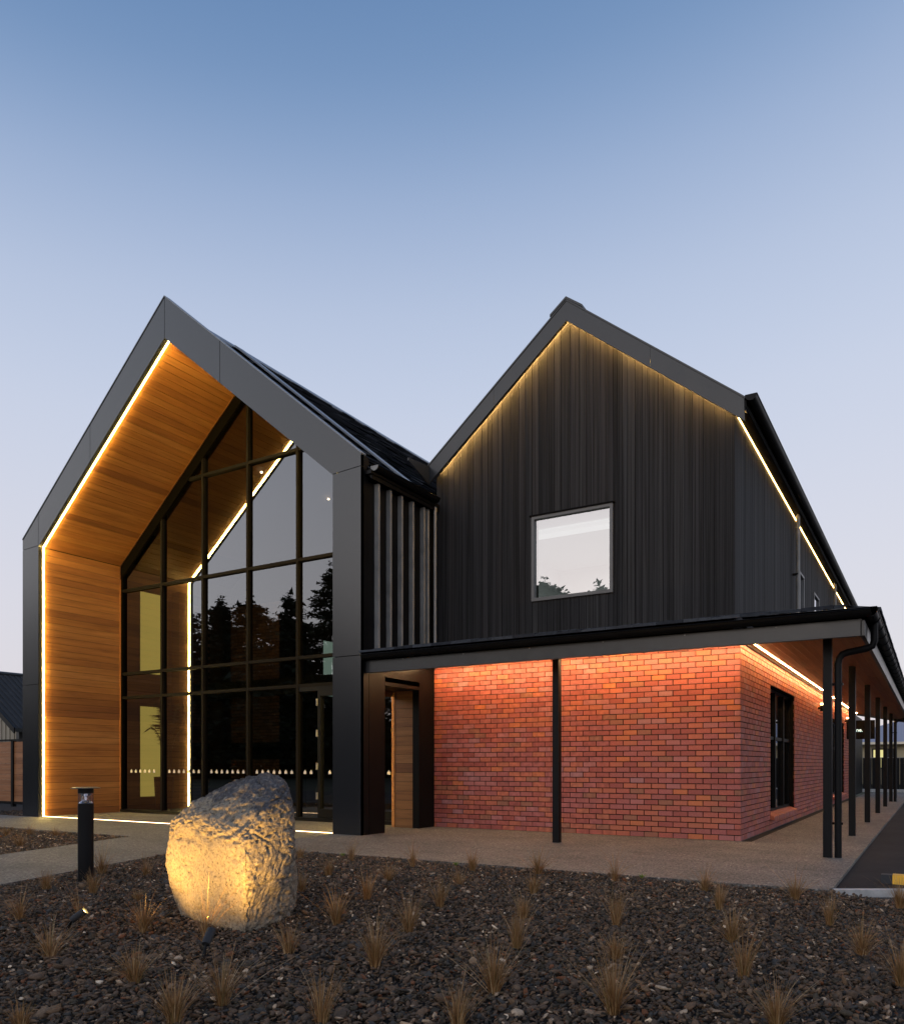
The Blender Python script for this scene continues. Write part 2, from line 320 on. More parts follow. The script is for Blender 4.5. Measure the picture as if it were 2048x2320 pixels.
# ------------------------------------------------------------------ the building
B = thing('building', 'black and red brick building with a glazed cedar lined gable entrance and lit eaves', 'building', (-5.66, 0, 0))
UL, UR, UC = -15.6, -5.66, -10.63          # portal outer
VF, VG = -1.966, -.05                      # portal front, glass plane
KO, AO = 6.22, 10.24                       # outer kink and apex
UL2, UR2, KI, AI = -14.97, -6.28, 5.99, 9.44
so_ = (AO-KO)/(UC-UL); si = (AI-KI)/(UC-UL2)
def zo(u): return AO - so_*abs(u-UC)
def zi(u): return AI - (AI-KI)/(UC-UL2)*abs(u-UC)
# folded metal portal band: panels with shadow joints
D = .012
def band_panel(poly, back=None):
    pts = [(x, VF, z) for x, z in poly]
    mb = MB(); mb.prism(pts, (0,.055,0)); mb.build('portal_panel', M_band, B)
g2 = .006
seam = 2.94
band_panel([(UL,0),(UL2,0),(UL2,seam-g2),(UL,seam-g2)])
band_panel([(UL,seam+g2),(UL2,seam+g2),(UL2,KI+.02-g2),(UL,KI+.0-g2)])
xs = -13.4
band_panel([(UL,KI+g2),(UL2-g2,KI+.02+g2),(UL2-g2,zo(UL2)),(UL,KO)])
for a_, b_ in ((UL2+g2, -13.05-g2), (-13.05+g2, UC-g2)): band_panel([(a_,zi(a_)),(b_,zi(b_)),(b_,zo(b_)),(a_,zo(a_))])
for a_, b_ in ((UC+g2, -9.05-g2), (-9.05+g2, UR2)): band_panel([(a_,zi(a_)),(b_,zi(b_)),(b_,zo(b_)),(a_,zo(a_))][:])
band_panel([(UR2,KI+g2),(UR,KI+.03+g2),(UR,KO),(UR2,zo(UR2))])
band_panel([(UR2,seam+g2),(UR,seam+g2),(UR,KI+.03-g2),(UR2,KI-g2)])
band_panel([(UR2,0),(UR,0),(UR,seam-g2),(UR2,seam-g2)])
# portal body behind the panels (black), inner reveal and outer skins
body = MB()
V0 = VF+.055
def ring(u0, u1, z0, z1, v0=V0, v1=-.12): body.box((u0,v0,z0),(u1,v1,z1))
# left leg
body.prism([(UL+.01,V0,0),(UL2-.075,V0,0),(UL2-.075,V0,zi(UL2)+.06),(UC,V0,AI+.10),(UC,V0,AO-.40),(UL+.01,V0,KO-.40)], (0,5.0,0))
# right leg above opening
body.prism([(UR-.012,V0,2.66),(UR-.012,V0,KO-.40),(UC,V0,AO-.40),(UC,V0,AI+.10),(UR2+.075,V0,zi(UR2)+.06),(UR2+.075,V0,2.66)], (0,5.0,0))
body.box((UR2+.02,V0,0),(UR-.012,-1.385,2.66))
body.box((UR2+.02,-.433,0),(UR-.012,3.0,2.66))
body.build('portal_wall', M_black, B)
# thin inner reveal of the band
rv = MB()
for (a_, za, b_, zb) in ((UL2,0,UL2,KI),(UL2,KI,UC,AI),(UC,AI,UR2,KI),(UR2,KI,UR2,0)):
    dx, dz = b_-a_, zb-za; l = math.hypot(dx,dz); nx, nz = -dz/l*.05, dx/l*.05
    rv.prism([(a_,V0,za),(b_,V0,zb),(b_+nx,V0,zb+nz),(a_+nx,V0,za+nz)], (0,.035,0))
for (a_, za, b_, zb) in ((UL2,0,UL2,KI),(UL2,KI,UC,AI),(UC,AI,UR2,KI),(UR2,KI,UR2,0)):  # hidden filler added behind the boards to block leaking strip light
    dx, dz = b_-a_, zb-za; l = math.hypot(dx,dz); nx, nz = -dz/l, dx/l
    rv.prism([(a_+nx*.022,V0+.035,za+nz*.022),(b_+nx*.022,V0+.035,zb+nz*.022),(b_+nx*.07,V0+.035,zb+nz*.07),(a_+nx*.07,V0+.035,za+nz*.07)], (0,.045,0))
rv.build('portal_reveal_and_filler', M_black, B)
# metal skin on the right return of the column with a seam
box('column_side_panel', (UR-.012,VF,0),(UR,-1.787,2.66), M_black, B)
box('column_side_panel', (UR-.012,-1.777,0),(UR,-1.385,2.66), M_black, B)
box('column_side_panel', (UR-.012,VF,2.66),(UR,-1.787,KO-.02), M_black, B)
# LED loop round the portal opening: triangular strips lying on the lining
def led_seg(name, p0, p1, n_in, back=(0,1,0), w=.034, m=M_led, parent=B):
    p0, p1, n_in, back = Vector(p0), Vector(p1), Vector(n_in).normalized(), Vector(back)
    mb = MB(); mb.prism([p0, p0+n_in*w, p0+back*w], p1-p0); return mb.build(name, m, parent)
vL = VF+.095
LW = .045    # lining set outside the reveal edge
led_seg('light_strip', (UL2-.02,vL,.005),(UL2-.02,vL,KI-.0), (1,0,0))
sl = Vector((UC-UL2,0,AI-KI)).normalized(); nl = Vector((sl.z,0,-sl.x)); nr = Vector((-sl.z,0,-sl.x))
led_seg('light_strip', Vector((UL2,vL,KI))-nl*.02, Vector((UC,vL,AI))-nl*.02, nl)
led_seg('light_strip', Vector((UR2,vL,KI))-nr*.02, Vector((UC,vL,AI))-nr*.02, nr)
led_seg('light_strip', (UR2+.02,vL,KI),(UR2+.02,vL,.005), (-1,0,0))
# cedar lining: boards running front to back
def lining_board(a_, b_, n_out, v0, v1):
    (x0,z0),(x1,z1) = a_, b_; j = random.uniform(0,.004)
    d = Vector((x1-x0, z1-z0)).normalized()*.0035
    x0 += d.x; z0 += d.y; x1 -= d.x; z1 -= d.y
    mb = MB(); o = Vector((n_out[0],0,n_out[1]))
    mb.prism([(x0,v0,z0),(x1,v0,z1),(x1+o.x*.02,v0,z1+o.z*.02),(x0+o.x*.02,v0,z0+o.z*.02)], (0,v1-v0,0))
    ob = mb.build('lining_board', M_cedar, B); ob.location = Vector(ob.location) + o*(-j); return ob
v0b, v1b = vL+.02, VG-.05
NB = 40; hb = KI/NB
for i in range(NB): lining_board((UL2-.02, i*hb), (UL2-.02, (i+1)*hb), (-1,0), v0b, v1b)
nsl = 37
for i in range(nsl):
    f0, f1 = i/nsl, (i+1)/nsl
    pA = (UL2-.02*1, KI+.012); pBv = (UC, AI+.025)
    q = lambda f: (pA[0]+(pBv[0]-pA[0])*f, pA[1]+(pBv[1]-pA[1])*f)
    lining_board(q(f0), q(f1), (-nl.x,-nl.z), v0b, v1b)
    pC = (UR2+.02, KI+.012)
    q2 = lambda f: (pC[0]+(pBv[0]-pC[0])*f, pC[1]+(pBv[1]-pC[1])*f)
    lining_board(q2(f0), q2(f1), (-nr.x,-nr.z), v0b, v1b)
for i in range(NB):
    z0, z1 = i*hb, (i+1)*hb
    if z1 <= 2.5:
        lining_board((UR2+.02,z0),(UR2+.02,z1),(1,0),v0b,-1.385)
        lining_board((UR2+.02,z0),(UR2+.02,z1),(1,0),-.433,v1b)
    else: lining_board((UR2+.02,z0),(UR2+.02,z1),(1,0),v0b,v1b)
box('lining_trim', (UL2-.02,v1b-.02,0),(UL2+.02,v1b+.02,KI), M_cedar, B)
for (a_,b_) in ((UL2,UC),(UR2,UC)): MB().prism([(a_,v1b-.02,KI+.02),(b_,v1b-.02,AI+.02),(b_,v1b-.02,AI-.035),(a_,v1b-.02,KI-.035)], (0,.04,0)).build('lining_trim', M_cedar, B)
# side opening in the right leg: black frame, cedar end wall and jamb
for i in range(15):
    z0 = i*.168+.003; o = box('return_board', (-6.20,-.455,z0),(-5.80,-.433,min(z0+.162,2.50)), M_cedar_u, B)
box('jamb_board', (-6.275,-.468,.003),(-6.203,-.43,2.52), M_cedar_u, B)
box('opening_frame', (-5.80,-.46,0),(UR+.006,-.425,2.50), M_black, B)
box('opening_frame', (UR2+.03,-1.385,2.50),(UR+.004,-.43,2.56), M_black, B)
box('opening_frame', (UR-.004,-1.385,2.64),(UR+.006,-.40,2.665), M_black, B)
# side of the portal above the canopy: recessed black sheet, projecting fins, gutter
for v in (-1.64,-1.34,-1.04,-.73,-.41,-.29): box('side_fin', (UR-.01,v,3.05),(UR+.075,v+.045,5.82), M_fin, B)
MB().tube([(UR+.11,-.12,3.30),(UR+.11,-.12,5.98)], .028, 10).build('downpipe', M_fin, B, True)
# --- glass wall
pent = [(UL2+.03,.05),(UR2-.03,.05),(UR2-.03,KI-.02),(UC,AI-.05),(UL2+.03,KI-.02)]
cols = [UL2+.03,-13.42,-11.98,-10.53,-9.05,-7.60,UR2-.03]; rows = [.05,2.78,3.36,5.38,7.67,9.5]
def cell(x0,x1,z0,z1,inset=0):
    q = [tuple(p) for p in pent]
    for a_,b_,c_ in ((-1,0,-x0-inset),(1,0,x1-inset),(0,-1,-z0-inset),(0,1,z1-inset)):
        q = clip(q,a_,b_,c_)
        if len(q) < 3: return None
    return q
for i in range(len(cols)-1):
    for j in range(len(rows)-1):
        if j == 0 and i >= 4: continue
        q = cell(cols[i],cols[i+1],rows[j],rows[j+1])
        if not q: continue
        ar = abs(sum(q[k][0]*q[(k+1)%len(q)][1]-q[(k+1)%len(q)][0]*q[k][1] for k in range(len(q))))/2
        if ar < .03: continue
        a_ = random.uniform(-.0015,.0015)
        MB().add([(x, VG+a_*(x-cols[i]), z) for x,z in q], [tuple(range(len(q)))]).build('glass_pane', M_glass, B)
dcols = [(-9.05,-8.53),(-8.45,-7.50),(-7.42,UR2-.03)]
for a_, b_ in dcols: MB().add([(a_,VG,.05),(b_,VG,.05),(b_,VG,2.78),(a_,VG,2.78)], [(0,1,2,3)]).build('glass_pane', M_glass, B)
for u in cols[1:-1]: box('mullion', (u-.03,VG-.065,0),(u+.03,VG+.06,zi(u)-.03), M_frame, B)
for z in rows[1:-1]:
    h = (AI-z)/((AI-KI)/(UC-UL2)); x0, x1 = max(UL2+.03,UC-h), min(UR2-.03,UC+h)
    box('transom', (x0,VG-.06,z-.032),(x1,VG+.055,z+.032), M_frame, B)
# outer frame, sill
fr = MB()
fw = .075
fr.box((UL2-.0,VG-.06,0),(UL2+fw,VG+.06,KI)); fr.box((UR2-fw,VG-.06,0),(UR2,VG+.06,KI))
for (a_,za,b_,zb,nn) in ((UL2,KI,UC,AI,nl),(UR2,KI,UC,AI,nr)):
    fr.prism([(a_,VG-.07,za),(b_,VG-.07,zb),(b_,VG-.07,zb-.34),(a_,VG-.07,za-.34)], (0,.05,0))
fr.build('glazing_frame', M_gframe, B)
box('glazing_sill', (UL2,VG-.075,.0),(UR2,VG+.07,.075), M_black, B)
# double door in the last bays
def door(x0, x1):
    d = MB(); w = .075
    d.box((x0,VG-.05,.08),(x0+w,VG+.05,2.66)); d.box((x1-w,VG-.05,.08),(x1,VG+.05,2.66)); d.box((x0+w,VG-.05,.08),(x1-w,VG+.05,.26)); d.box((x0+w,VG-.05,2.55),(x1-w,VG+.05,2.66))
    o = d.build('door', M_black, B)
    return o
d1 = door(-8.49,-7.48); d2 = door(-7.44,UR2-.05)
for z in (.45,1.05,1.72,2.35):
    box('hinge', (-8.50,VG-.085,z),(-8.475,VG-.05,z+.14), M_fin, d1)
box('door_handle', (-7.56,VG-.12,.95),(-7.535,VG-.08,1.35), M_fin, d1)
box('door_head', (-9.02,VG-.05,2.66),(UR2-.03,VG+.05,2.75), M_black, B)
# frosted house-shaped safety decals
def decal(x, z=1.0, s=.07, yy=VG-.012):
    MB().prism([(x-s/2,yy,z-.038),(x+s/2,yy,z-.038),(x+s/2,yy,z+.008),(x+s*.12,yy,z+.034),(x+s*.12,yy,z+.046),(x-s*.12,yy,z+.046),(x-s*.12,yy,z+.034),(x-s/2,yy,z+.008)], (0,.004,0)).build('window_decal', M_decal, B)
for st_, n_ in ((-14.62,6),(-13.20,7),(-11.74,7),(-10.29,7),(-8.88,2),(-8.20,4),(-7.2,4)):
    for k in range(n_): decal(st_+k*.172, 1.0)
# --- hall behind the glass
hall = MB()
hall.box((UL2-.04,0,0),(UL2+.0,9,.35)); hall.box((UL2-.35,9,0),(UR2+.3,9.2,8.5))
hall.box((UR2+.06,0,0),(UR2+.3,9,6)); 
hall.prism([(UL2-.1,0,KI+.05),(UC,0,AI+.06),(UC,0,AI+.15),(UL2-.1,0,KI+.15)],(0,9,0)); hall.prism([(UR2+.1,0,KI+.05),(UC,0,AI+.06),(UC,0,AI+.15),(UR2+.1,0,KI+.15)],(0,9,0))
hall.build('hall_shell', M_wallin, B)
# left hall wall with openings at v .40-1.10 (two storeys), further windows
lw_ = MB(); xw0, xw1 = UL2-.044, UL2+.02
def wcol(v0,v1,z0,z1): lw_.box((xw0,v0,z0),(xw1,v1,z1))
wcol(0,.38,.0,6.2); wcol(.38,1.12,2.62,3.45); wcol(.38,1.12,5.5,6.2); wcol(1.12,5.22,.35,6.2); wcol(5.22,5.62,.35,3.3); wcol(5.22,5.62,5.65,6.2)
wcol(5.62,6.6,.35,6.2); wcol(6.6,7.4,.35,3.4); wcol(6.6,7.4,5.2,6.2); wcol(7.4,9,.35,6.2)
lw_.build('hall_wall', M_wallin, B)
for v0,v1,z0,z1,mm in ((.38,1.12,.35,2.62,M_room),(.38,1.12,3.45,5.5,M_room),(5.22,5.62,3.3,5.65,M_room),(6.6,7.4,3.4,5.2,M_teal)):
    w_ = box('hall_window', (xw0,v0,z0),(xw0+.02,v1,z1), mm, B)
box('mezzanine_beam', (UL2-.05,1.6,2.85),(UR2+.05,1.85,3.25), M_black, B)
box('mezzanine_beam', (UL2-.05,.0,2.95),(UL2+.12,9,3.2), M_black, B)
# hall chimney breast in brick
ch = MB(); ch.box((-14.0,2.3,0),(-12.2,3.2,1.30)); ch.box((-14.0,2.3,1.62),(-12.2,3.2,5.6)); ch.box((-14.0,2.8,1.3),(-12.2,3.2,1.62)); ch.box((-14.9,1.2,0),(-14.6,2.1,5.6))
ch.build('hall_chimney', M_mortar, B)
cb = MB()
for r_ in range(62):
    z = r_*.086+.012+0.0
    if 1.24 < z < 1.66: continue
    off = (r_%2)*.12
    for k in range(8):
        x0 = -14.0+k*.24-off; x1 = x0+.23; x0 = max(x0,-14.0); x1 = min(x1,-12.2)
        if x1-x0 > .03: cb.box((x0,2.28,z),(x1,2.31,z+.074))
    for k in range(4):
        y0 = 1.2+k*.24-off; y1 = min(y0+.23,2.1); y0 = max(y0,1.2)
        if y1-y0 > .03: cb.box((-14.61,y0,z),(-14.58,y1,z+.074)); 
o = cb.build('hall_brickwork', timber('hall_brick_clay', [(.16,.085,.045),(.13,.07,.038),(.19,.105,.06),(.11,.055,.03)], True, (9,9,9), (60,60,60), .8), B); o['kind'] = 'stuff'
for (x,y,z) in ((-12.0,1.55,8.31),(-11.95,3.75,8.35)):
    MB().tube([(x,y,z),(x,y,z+.03)], .028, 12).build('ceiling_downlight', mat('downlight_glow',(1,1,1),.5,emit=(1,.85,.6),estr=30), B)
il = bpy.data.lights.new('hall_lamp','POINT'); il.energy = 24; il.color = (1,.70,.36); il.shadow_soft_size = .3
ilo = bpy.data.objects.new('hall_lamp', il); COL.objects.link(ilo); ilo.location = (-11.4,1.1,4.6)
# --- roof slabs and tiles
def tiles(name, o3, along, down, rows_, cols_, rw, cw, th=.02, m=M_tile, lift=.045):
    o3, a3, d3 = Vector(o3), Vector(along).normalized(), Vector(down).normalized(); n3 = a3.cross(d3)
    if n3.z < 0: n3 = -n3
    mb = MB()
    for r_ in range(rows_):
        for c_ in range(cols_):
            l = lift*random.uniform(.8,1.3); s = o3 + a3*(c_*cw + (r_%2)*cw*.0) + d3*(r_*rw)
            p0, p1 = s, s + a3*(cw-.004); q1, q0 = p1 + d3*(rw+.02) + n3*l, p0 + d3*(rw+.02) + n3*l*random.uniform(.8,1.2)
            mb.add([p0,p1,q1,q0,p0-n3*.005,p1-n3*.005,q1-n3*th,q0-n3*th], [(0,1,2,3),(7,6,5,4),(0,4,5,1),(1,5,6,2),(2,6,7,3),(3,7,4,0)])
    ob = mb.build(name, m, B); ob['kind'] = 'stuff'; return ob
dr = Vector((UC-UR,0,0)); 
zr = 10.07
rd = Vector((1,0,-.808)).normalized(); ld = Vector((-1,0,-.808)).normalized(); Lr = math.hypot(4.97,4.02)
sl_ = MB()
sl_.prism([(UC,V0+.06,zr-.05),(UR+.12,V0+.06,zr-.05-.808*5.09),(UR+.12,V0+.06,zr-.13-.808*5.09),(UC,V0+.06,zr-.13)], (0,10.9,0))
sl_.prism([(UC,V0+.06,zr-.05),(UL-.12,V0+.06,zr-.05-.808*5.09),(UL-.12,V0+.06,zr-.13-.808*5.09),(UC,V0+.06,zr-.13)], (0,10.9,0))
sl_.build('portal_roof_deck', M_black, B)
tiles('roof_tiles', (UC,V0+.1,zr-.03), (0,1,0), rd, 18, 27, .36, .4)
tiles('roof_tiles', (UC,V0+.1,zr-.03), (0,1,0), ld, 18, 27, .36, .4)
mat('pale_flashing',(.20,.215,.24),.4)
for sg_ in (1,-1): MB().prism([(UC,V0+.06,zr+.045),(UC+sg_*.26,V0+.06,zr+.045-.808*.26),(UC+sg_*.26,V0+.06,zr+.0-.808*.26),(UC,V0+.06,zr)], (0,10.9,0)).build('ridge_cap', MATS['pale_flashing'], B)
for (ua,ub) in ((UL,UC),(UC,UR)): MB().prism([(ua,VF-.012,zo(ua)+.002),(ub,VF-.012,zo(ub)+.002),(ub,VF-.012,zo(ub)+.022),(ua,VF-.012,zo(ua)+.022)], (0,.12,0)).build('barge_capping', MATS['pale_flashing'], B)
def slope_bar(name, v0, v1, lift, th, m):
    n_ = Vector((.808,0,1)).normalized(); s0 = Vector((UC,v0,zr-.03))+n_*lift+rd*.35; e0 = s0+rd*6.0
    MB().prism([s0,e0,e0+n_*th,s0+n_*th], (0,v1-v0,0)).build(name, m, B)
slope_bar('roof_flashing', -.62, -.40, .07, .03, MATS['pale_flashing'])
# half round gutter helper (sweep along straight line)
def gutter(name, p0, p1, out, r=.07, m=M_black):
    p0, p1, out = Vector(p0), Vector(p1), Vector(out).normalized(); mb = MB(); n_ = 10; ring_ = []
    for k in range(n_+1):
        a_ = math.pi*k/n_; ring_.append((math.cos(a_), -math.sin(a_)))
    pts = [out*(c_*r)+Vector((0,0,s_*r*1.05)) for c_, s_ in ring_] + [out*(c_*(r-.006))+Vector((0,0,s_*(r-.006)*1.05)) for c_, s_ in ring_[::-1]]
    mb.prism([p0+q for q in pts], p1-p0)
    mb.tube([p0+out*r, p1+out*r], .011, 6)
    ob = mb.build(name, m, B, True); return ob
gutter('gutter', (UR+.17,V0+.08,6.03), (UR+.17,-.14,6.03), (1,0,0), .075)
MB().prism([(UR+.17+math.cos(a)*.078, V0+.06, 6.03-abs(math.sin(a))*.08) for a in [math.pi*k/10 for k in range(11)]], (0,.015,0)).build('gutter_end_cap', M_fin, B)
box('eave_soffit', (UR,V0+.02,5.90),(UR+.14,-.02,5.96), M_black, B)
# --- upper gable wall: core + individual boards
GU0, GU1, GC, GE, GA = -5.60, -.09, -2.845, 6.48, 8.66
def zg(u): return GA - (GA-GE)/(GU1-GC)*abs(u-GC)
ZB = 3.36
WX0, WX1, WZ0, WZ1 = -3.575, -2.06, 3.972, 5.435
core = MB()
core.prism([(GU0+.02,.03,3.0),(WX0,.03,3.0),(WX0,.03,zg(WX0)-.02),(GU0+.02,.03,GE-.02)], (0,.2,0))
core.prism([(WX1,.03,3.0),(GU1-.03,.03,3.0),(GU1-.03,.03,GE-.02),(GC,.03,GA-.02),(WX1-.0,.03,zg(WX1)-.02)][:3]+[(WX1,.03,zg(WX1)-.02)], (0,.2,0))
core.box((WX0,.03,3.0),(WX1,.23,WZ0)); core.prism([(WX0,.03,WZ1),(WX1,.03,WZ1),(WX1,.03,zg(WX1)-.02),(GC,.03,GA-.02),(WX0,.03,zg(WX0)-.02)], (0,.2,0))
core.box((-.32,.23,3.0),(-.12,18,GE)); core.box((GU0,17.8,3.0),(GU1,18,GE))
core.build('gable_wall', M_blackboard, B)
bw = .1722
edges = [GU0]
wr = random.Random(3)
while edges[-1] < GU1-.2: edges.append(edges[-1]+wr.choice((.0861,.129,.172,.172,.129)))
edges.append(GU1)
nb = len(edges)-1
def vboard(u0,u1,z0,z1a,z1b,v=0.0):
    j = random.uniform(0,.005)
    return MB().prism([(u0+.003,v-j,z0),(u1-.003,v-j,z0),(u1-.003,v-j,z1b),(u0+.003,v-j,z1a)], (0,.026,0)).build('cladding_board', M_blackboard, B)
for i in range(nb):
    u0, u1 = edges[i], edges[i+1]
    segs = [(u0,u1)]
    for ua, ub in segs:
        lo, hi = max(ua,WX0), min(ub,WX1)
        if hi-lo > .01:
            if ua < WX0-.01: vboard(ua, WX0, ZB, zg(ua), zg(WX0))
            if ub > WX1+.01: vboard(WX1, ub, ZB, zg(WX1), zg(ub))
            vboard(lo, hi, ZB, WZ0, WZ0); 
            if lo < GC < hi: 
                vboard(lo, GC, WZ1, zg(lo), zg(GC)); vboard(GC, hi, WZ1, zg(GC), zg(hi))
            else: vboard(lo, hi, WZ1, zg(lo), zg(hi))
        else:
            if ua < GC < ub: vboard(ua,GC,ZB,zg(ua),zg(GC)); vboard(GC,ub,ZB,zg(GC),zg(ub))
            else: vboard(ua,ub,ZB,zg(ua),zg(ub))
side_w = [(6.00,6.62),(8.22,9.15)]
k = 0; v = .0
while v < 17.9:
    v1 = v+wr.choice((.0861,.129,.172,.172,.129)); ov = any(a_ < v1-.02 and b_ > v+.02 for a_, b_ in side_w)
    j = random.uniform(0,.004)
    z0s = [(ZB,GE)] if not ov else [(ZB,4.10),(5.48,GE)]
    for za, zb in z0s: MB().box((GU1-.026+j,v+.003,za),(GU1+j,v1-.003,zb)).build('cladding_board', M_blackboard, B)
    v = v1
# window in the gable: frame, pane, white room behind
wf = MB(); t_ = .055
wf.box((WX0,-.035,WZ0),(WX0+t_,.06,WZ1)); wf.box((WX1-t_,-.035,WZ0),(WX1,.06,WZ1)); wf.box((WX0+t_,-.035,WZ0),(WX1-t_,.06,WZ0+t_)); wf.box((WX0+t_,-.035,WZ1-t_),(WX1-t_,.06,WZ1))
wn_ = wf.build('window', M_fwin, B)
MB().add([(WX0+t_,.01,WZ0+t_),(WX1-t_,.01,WZ0+t_),(WX1-t_,.01,WZ1-t_),(WX0+t_,.01,WZ1-t_)],[(0,1,2,3)]).build('pane', M_glass2, wn_)
box('head_flashing', (WX0-.03,-.06,WZ1),(WX1+.03,.0,WZ1+.018), M_frame, wn_)
rm = MB(); rm.box((-5.2,.25,3.5),(-5.1,4,6.0)); rm.box((-.6,.25,3.5),(-.5,4,6.0)); rm.box((-5.2,4,3.5),(-.5,4.1,6.0)); rm.box((-5.2,.25,5.62),(-.5,4.1,5.7)); rm.box((-5.2,.25,3.4),(-.5,4.1,3.5))
rm.build('upper_room', M_white, B)
box('room_light', (-4.9,1.15,5.53),(-.8,1.45,5.60), mat('linear_room_light',(1,1,1),.5,emit=(.93,1.0,.96),estr=.32), B)
ul = bpy.data.lights.new('room_lamp','AREA'); ul.energy = 15; ul.size = 3; ul.size_y = 2.5; ul.shape = 'RECTANGLE'; ul.color = (.96,1,.97)
ulo = bpy.data.objects.new('room_lamp', ul); COL.objects.link(ulo); ulo.location = (-2.8,2.4,5.5)
# side upper windows
for a_, b_ in side_w:
    s_ = MB(); x0, x1 = GU1-.05, GU1+.03
    s_.box((x0,a_,4.10),(x1,a_+.05,5.48)); s_.box((x0,b_-.05,4.10),(x1,b_,5.48)); s_.box((x0,a_+.05,4.10),(x1,b_-.05,4.15)); s_.box((x0,a_+.05,5.43),(x1,b_-.05,5.48))
    w_ = s_.build('window', M_fwin, B)
    box('glow_panel', (GU1-.11,a_+.03,4.12),(GU1-.06,b_-.03,5.46), mat('added_window_glow',(.8,.8,.8),.8,emit=(.8,.85,.85),estr=.55), w_)  # glowing panel added behind the pane to make the window brighter
    MB().add([(GU1-.01,a_+.05,4.15),(GU1-.01,b_-.05,4.15),(GU1-.01,b_-.05,5.43),(GU1-.01,a_+.05,5.43)],[(0,1,2,3)]).build('pane', M_glass2, w_)
# barge boards, roof, eaves
BV = -.15
def zb_(u, off): return 8.90 - .785*abs(u-GC+.0) + off
sb_ = .785
for (ua, ub) in ((-5.685,GC),(GC,.088)):
    n_seg = 2
    for k in range(n_seg):
        a_ = ua+(ub-ua)*k/n_seg + (.004 if k else 0); b_ = ua+(ub-ua)*(k+1)/n_seg
        za, zb = 8.885-sb_*abs(a_-GC), 8.885-sb_*abs(b_-GC)
        MB().prism([(a_,BV,za-.325),(b_,BV,zb-.325),(b_,BV,zb),(a_,BV,za)], (0,.03,0)).build('barge_board', M_dark, B)
for (ua, ub) in ((-5.685,GC),(GC,.10)):
    za, zb = 8.885-sb_*abs(ua-GC), 8.885-sb_*abs(ub-GC)
    MB().prism([(ua,BV+.031,za-.16),(ub,BV+.031,zb-.16),(ub,BV+.031,zb-.02),(ua,BV+.031,za-.02)], (0,.115,0)).build('barge_soffit', M_black, B)
    MB().prism([(ua,BV-.01,za+.003),(ub,BV-.01,zb+.003),(ub,BV-.01,zb+.035),(ua,BV-.01,za+.035)], (0,18.3,0)).build('roof_sheet', M_dark, B)
MB().prism([(GC-.30,BV-.02,8.93-.235),(GC,BV-.02,8.915),(GC+.30,BV-.02,8.93-.235),(GC+.30,BV-.02,8.97-.235),(GC,BV-.02,8.955),(GC-.30,BV-.02,8.97-.235)], (0,18.3,0)).build('ridge_cap', M_dark, B)
MB().prism([(-5.685,BV,6.66),(-5.685,BV,6.33),(-5.685,-.75,6.55),(-5.685,-.75,6.60)], (.03,0,0)).build('barge_return', M_dark, B)
# gable LED strips: tucked behind the barge and under the eave
def led_line(p0, p1, w=.02, m=M_led2, wv=Vector((0,.5,-1))):
    p0, p1 = Vector(p0), Vector(p1); d = (p1-p0).normalized(); a_ = Vector((0,1,0)) if abs(d.y) < .9 else Vector((1,0,0)); b_ = d.cross(a_)
    return MB().prism([p0-a_*w/2, p0+a_*w/2, p0+a_*w/2+b_*w*.6, p0-a_*w/2+b_*w*.6], p1-p0).build('light_strip', m, B)
led_line((GU0+.08,-.042,zg(GU0+.08)+.05),(GC,-.042,GA+.05), .016)
led_line((GC,-.042,GA+.05),(GU1,-.042,zg(GU1)+.05), .016)
led_line((GU1+.016,.0,GE-.002),(GU1+.016,17.8,GE-.002), .008, mat('led_strip_eave', (1,1,1), .5, emit=GOLD, estr=LED*.35))
box('eave_soffit', (GU1-.02,-.02,GE),(.12,18,GE+.03), M_black, B)
box('eave_fascia', (.085,-.118,GE-.02),(.11,18,6.60), M_black, B)
gutter('gutter', (.185,-.14,6.62), (.185,18,6.62), (1,0,0), .085)
MB().prism([(.185+math.cos(a)*.088, -.155, 6.625-abs(math.sin(a))*.093) for a in [math.pi*k/10 for k in range(11)]], (0,.015,0)).build('gutter_end_cap', M_black, B)
for v in np.arange(.6,17,.9): box('gutter_bracket', (.03,v,6.50),(.12,v+.02,6.53), M_black, B)
for v in (5.2,11.9):
    MB().tube([(.02,v,3.42),(.02,v,6.56)], .04, 10).build('downpipe', M_fin, B, True)
    box('pipe_clip', (GU1,v-.05,5.2),(.03,v+.05,5.23), M_black, B)
# ------------------------------------------------------------------ brick ground floor
def in_open(v0, v1, z0, z1): return [(a_,b_,c_,d_) for a_,b_,c_,d_ in OPEN if v0 < b_ and v1 > a_ and z0 < d_ and z1 > c_]
OPEN = [(2.30,4.89,.26,2.56),(11.34,14.6,.24,2.42)]
wall = MB(); wall.box((UR,.017,0),(-.30,.25,3.04)); 
prev = .0
wall.box((-.30,.017,0),(-.017,2.30,3.04))
wall.box((-.30,2.30,0),(-.017,4.89,.26)); wall.box((-.30,2.30,2.56),(-.017,4.89,3.04)); wall.box((-.30,4.89,0),(-.017,11.34,3.04))
wall.box((-.30,11.34,0),(-.017,14.6,.24)); wall.box((-.30,11.34,2.42),(-.017,14.6,3.04)); wall.box((-.30,14.6,0),(-.017,17.4,3.04))
wall.box((-.30,17.41,0),(-.05,22,3.04))
bwall = wall.build('brick_wall', M_mortar, B)
CH = .086; bricks = []      # (x0,y0,z0,x1,y1,z1)
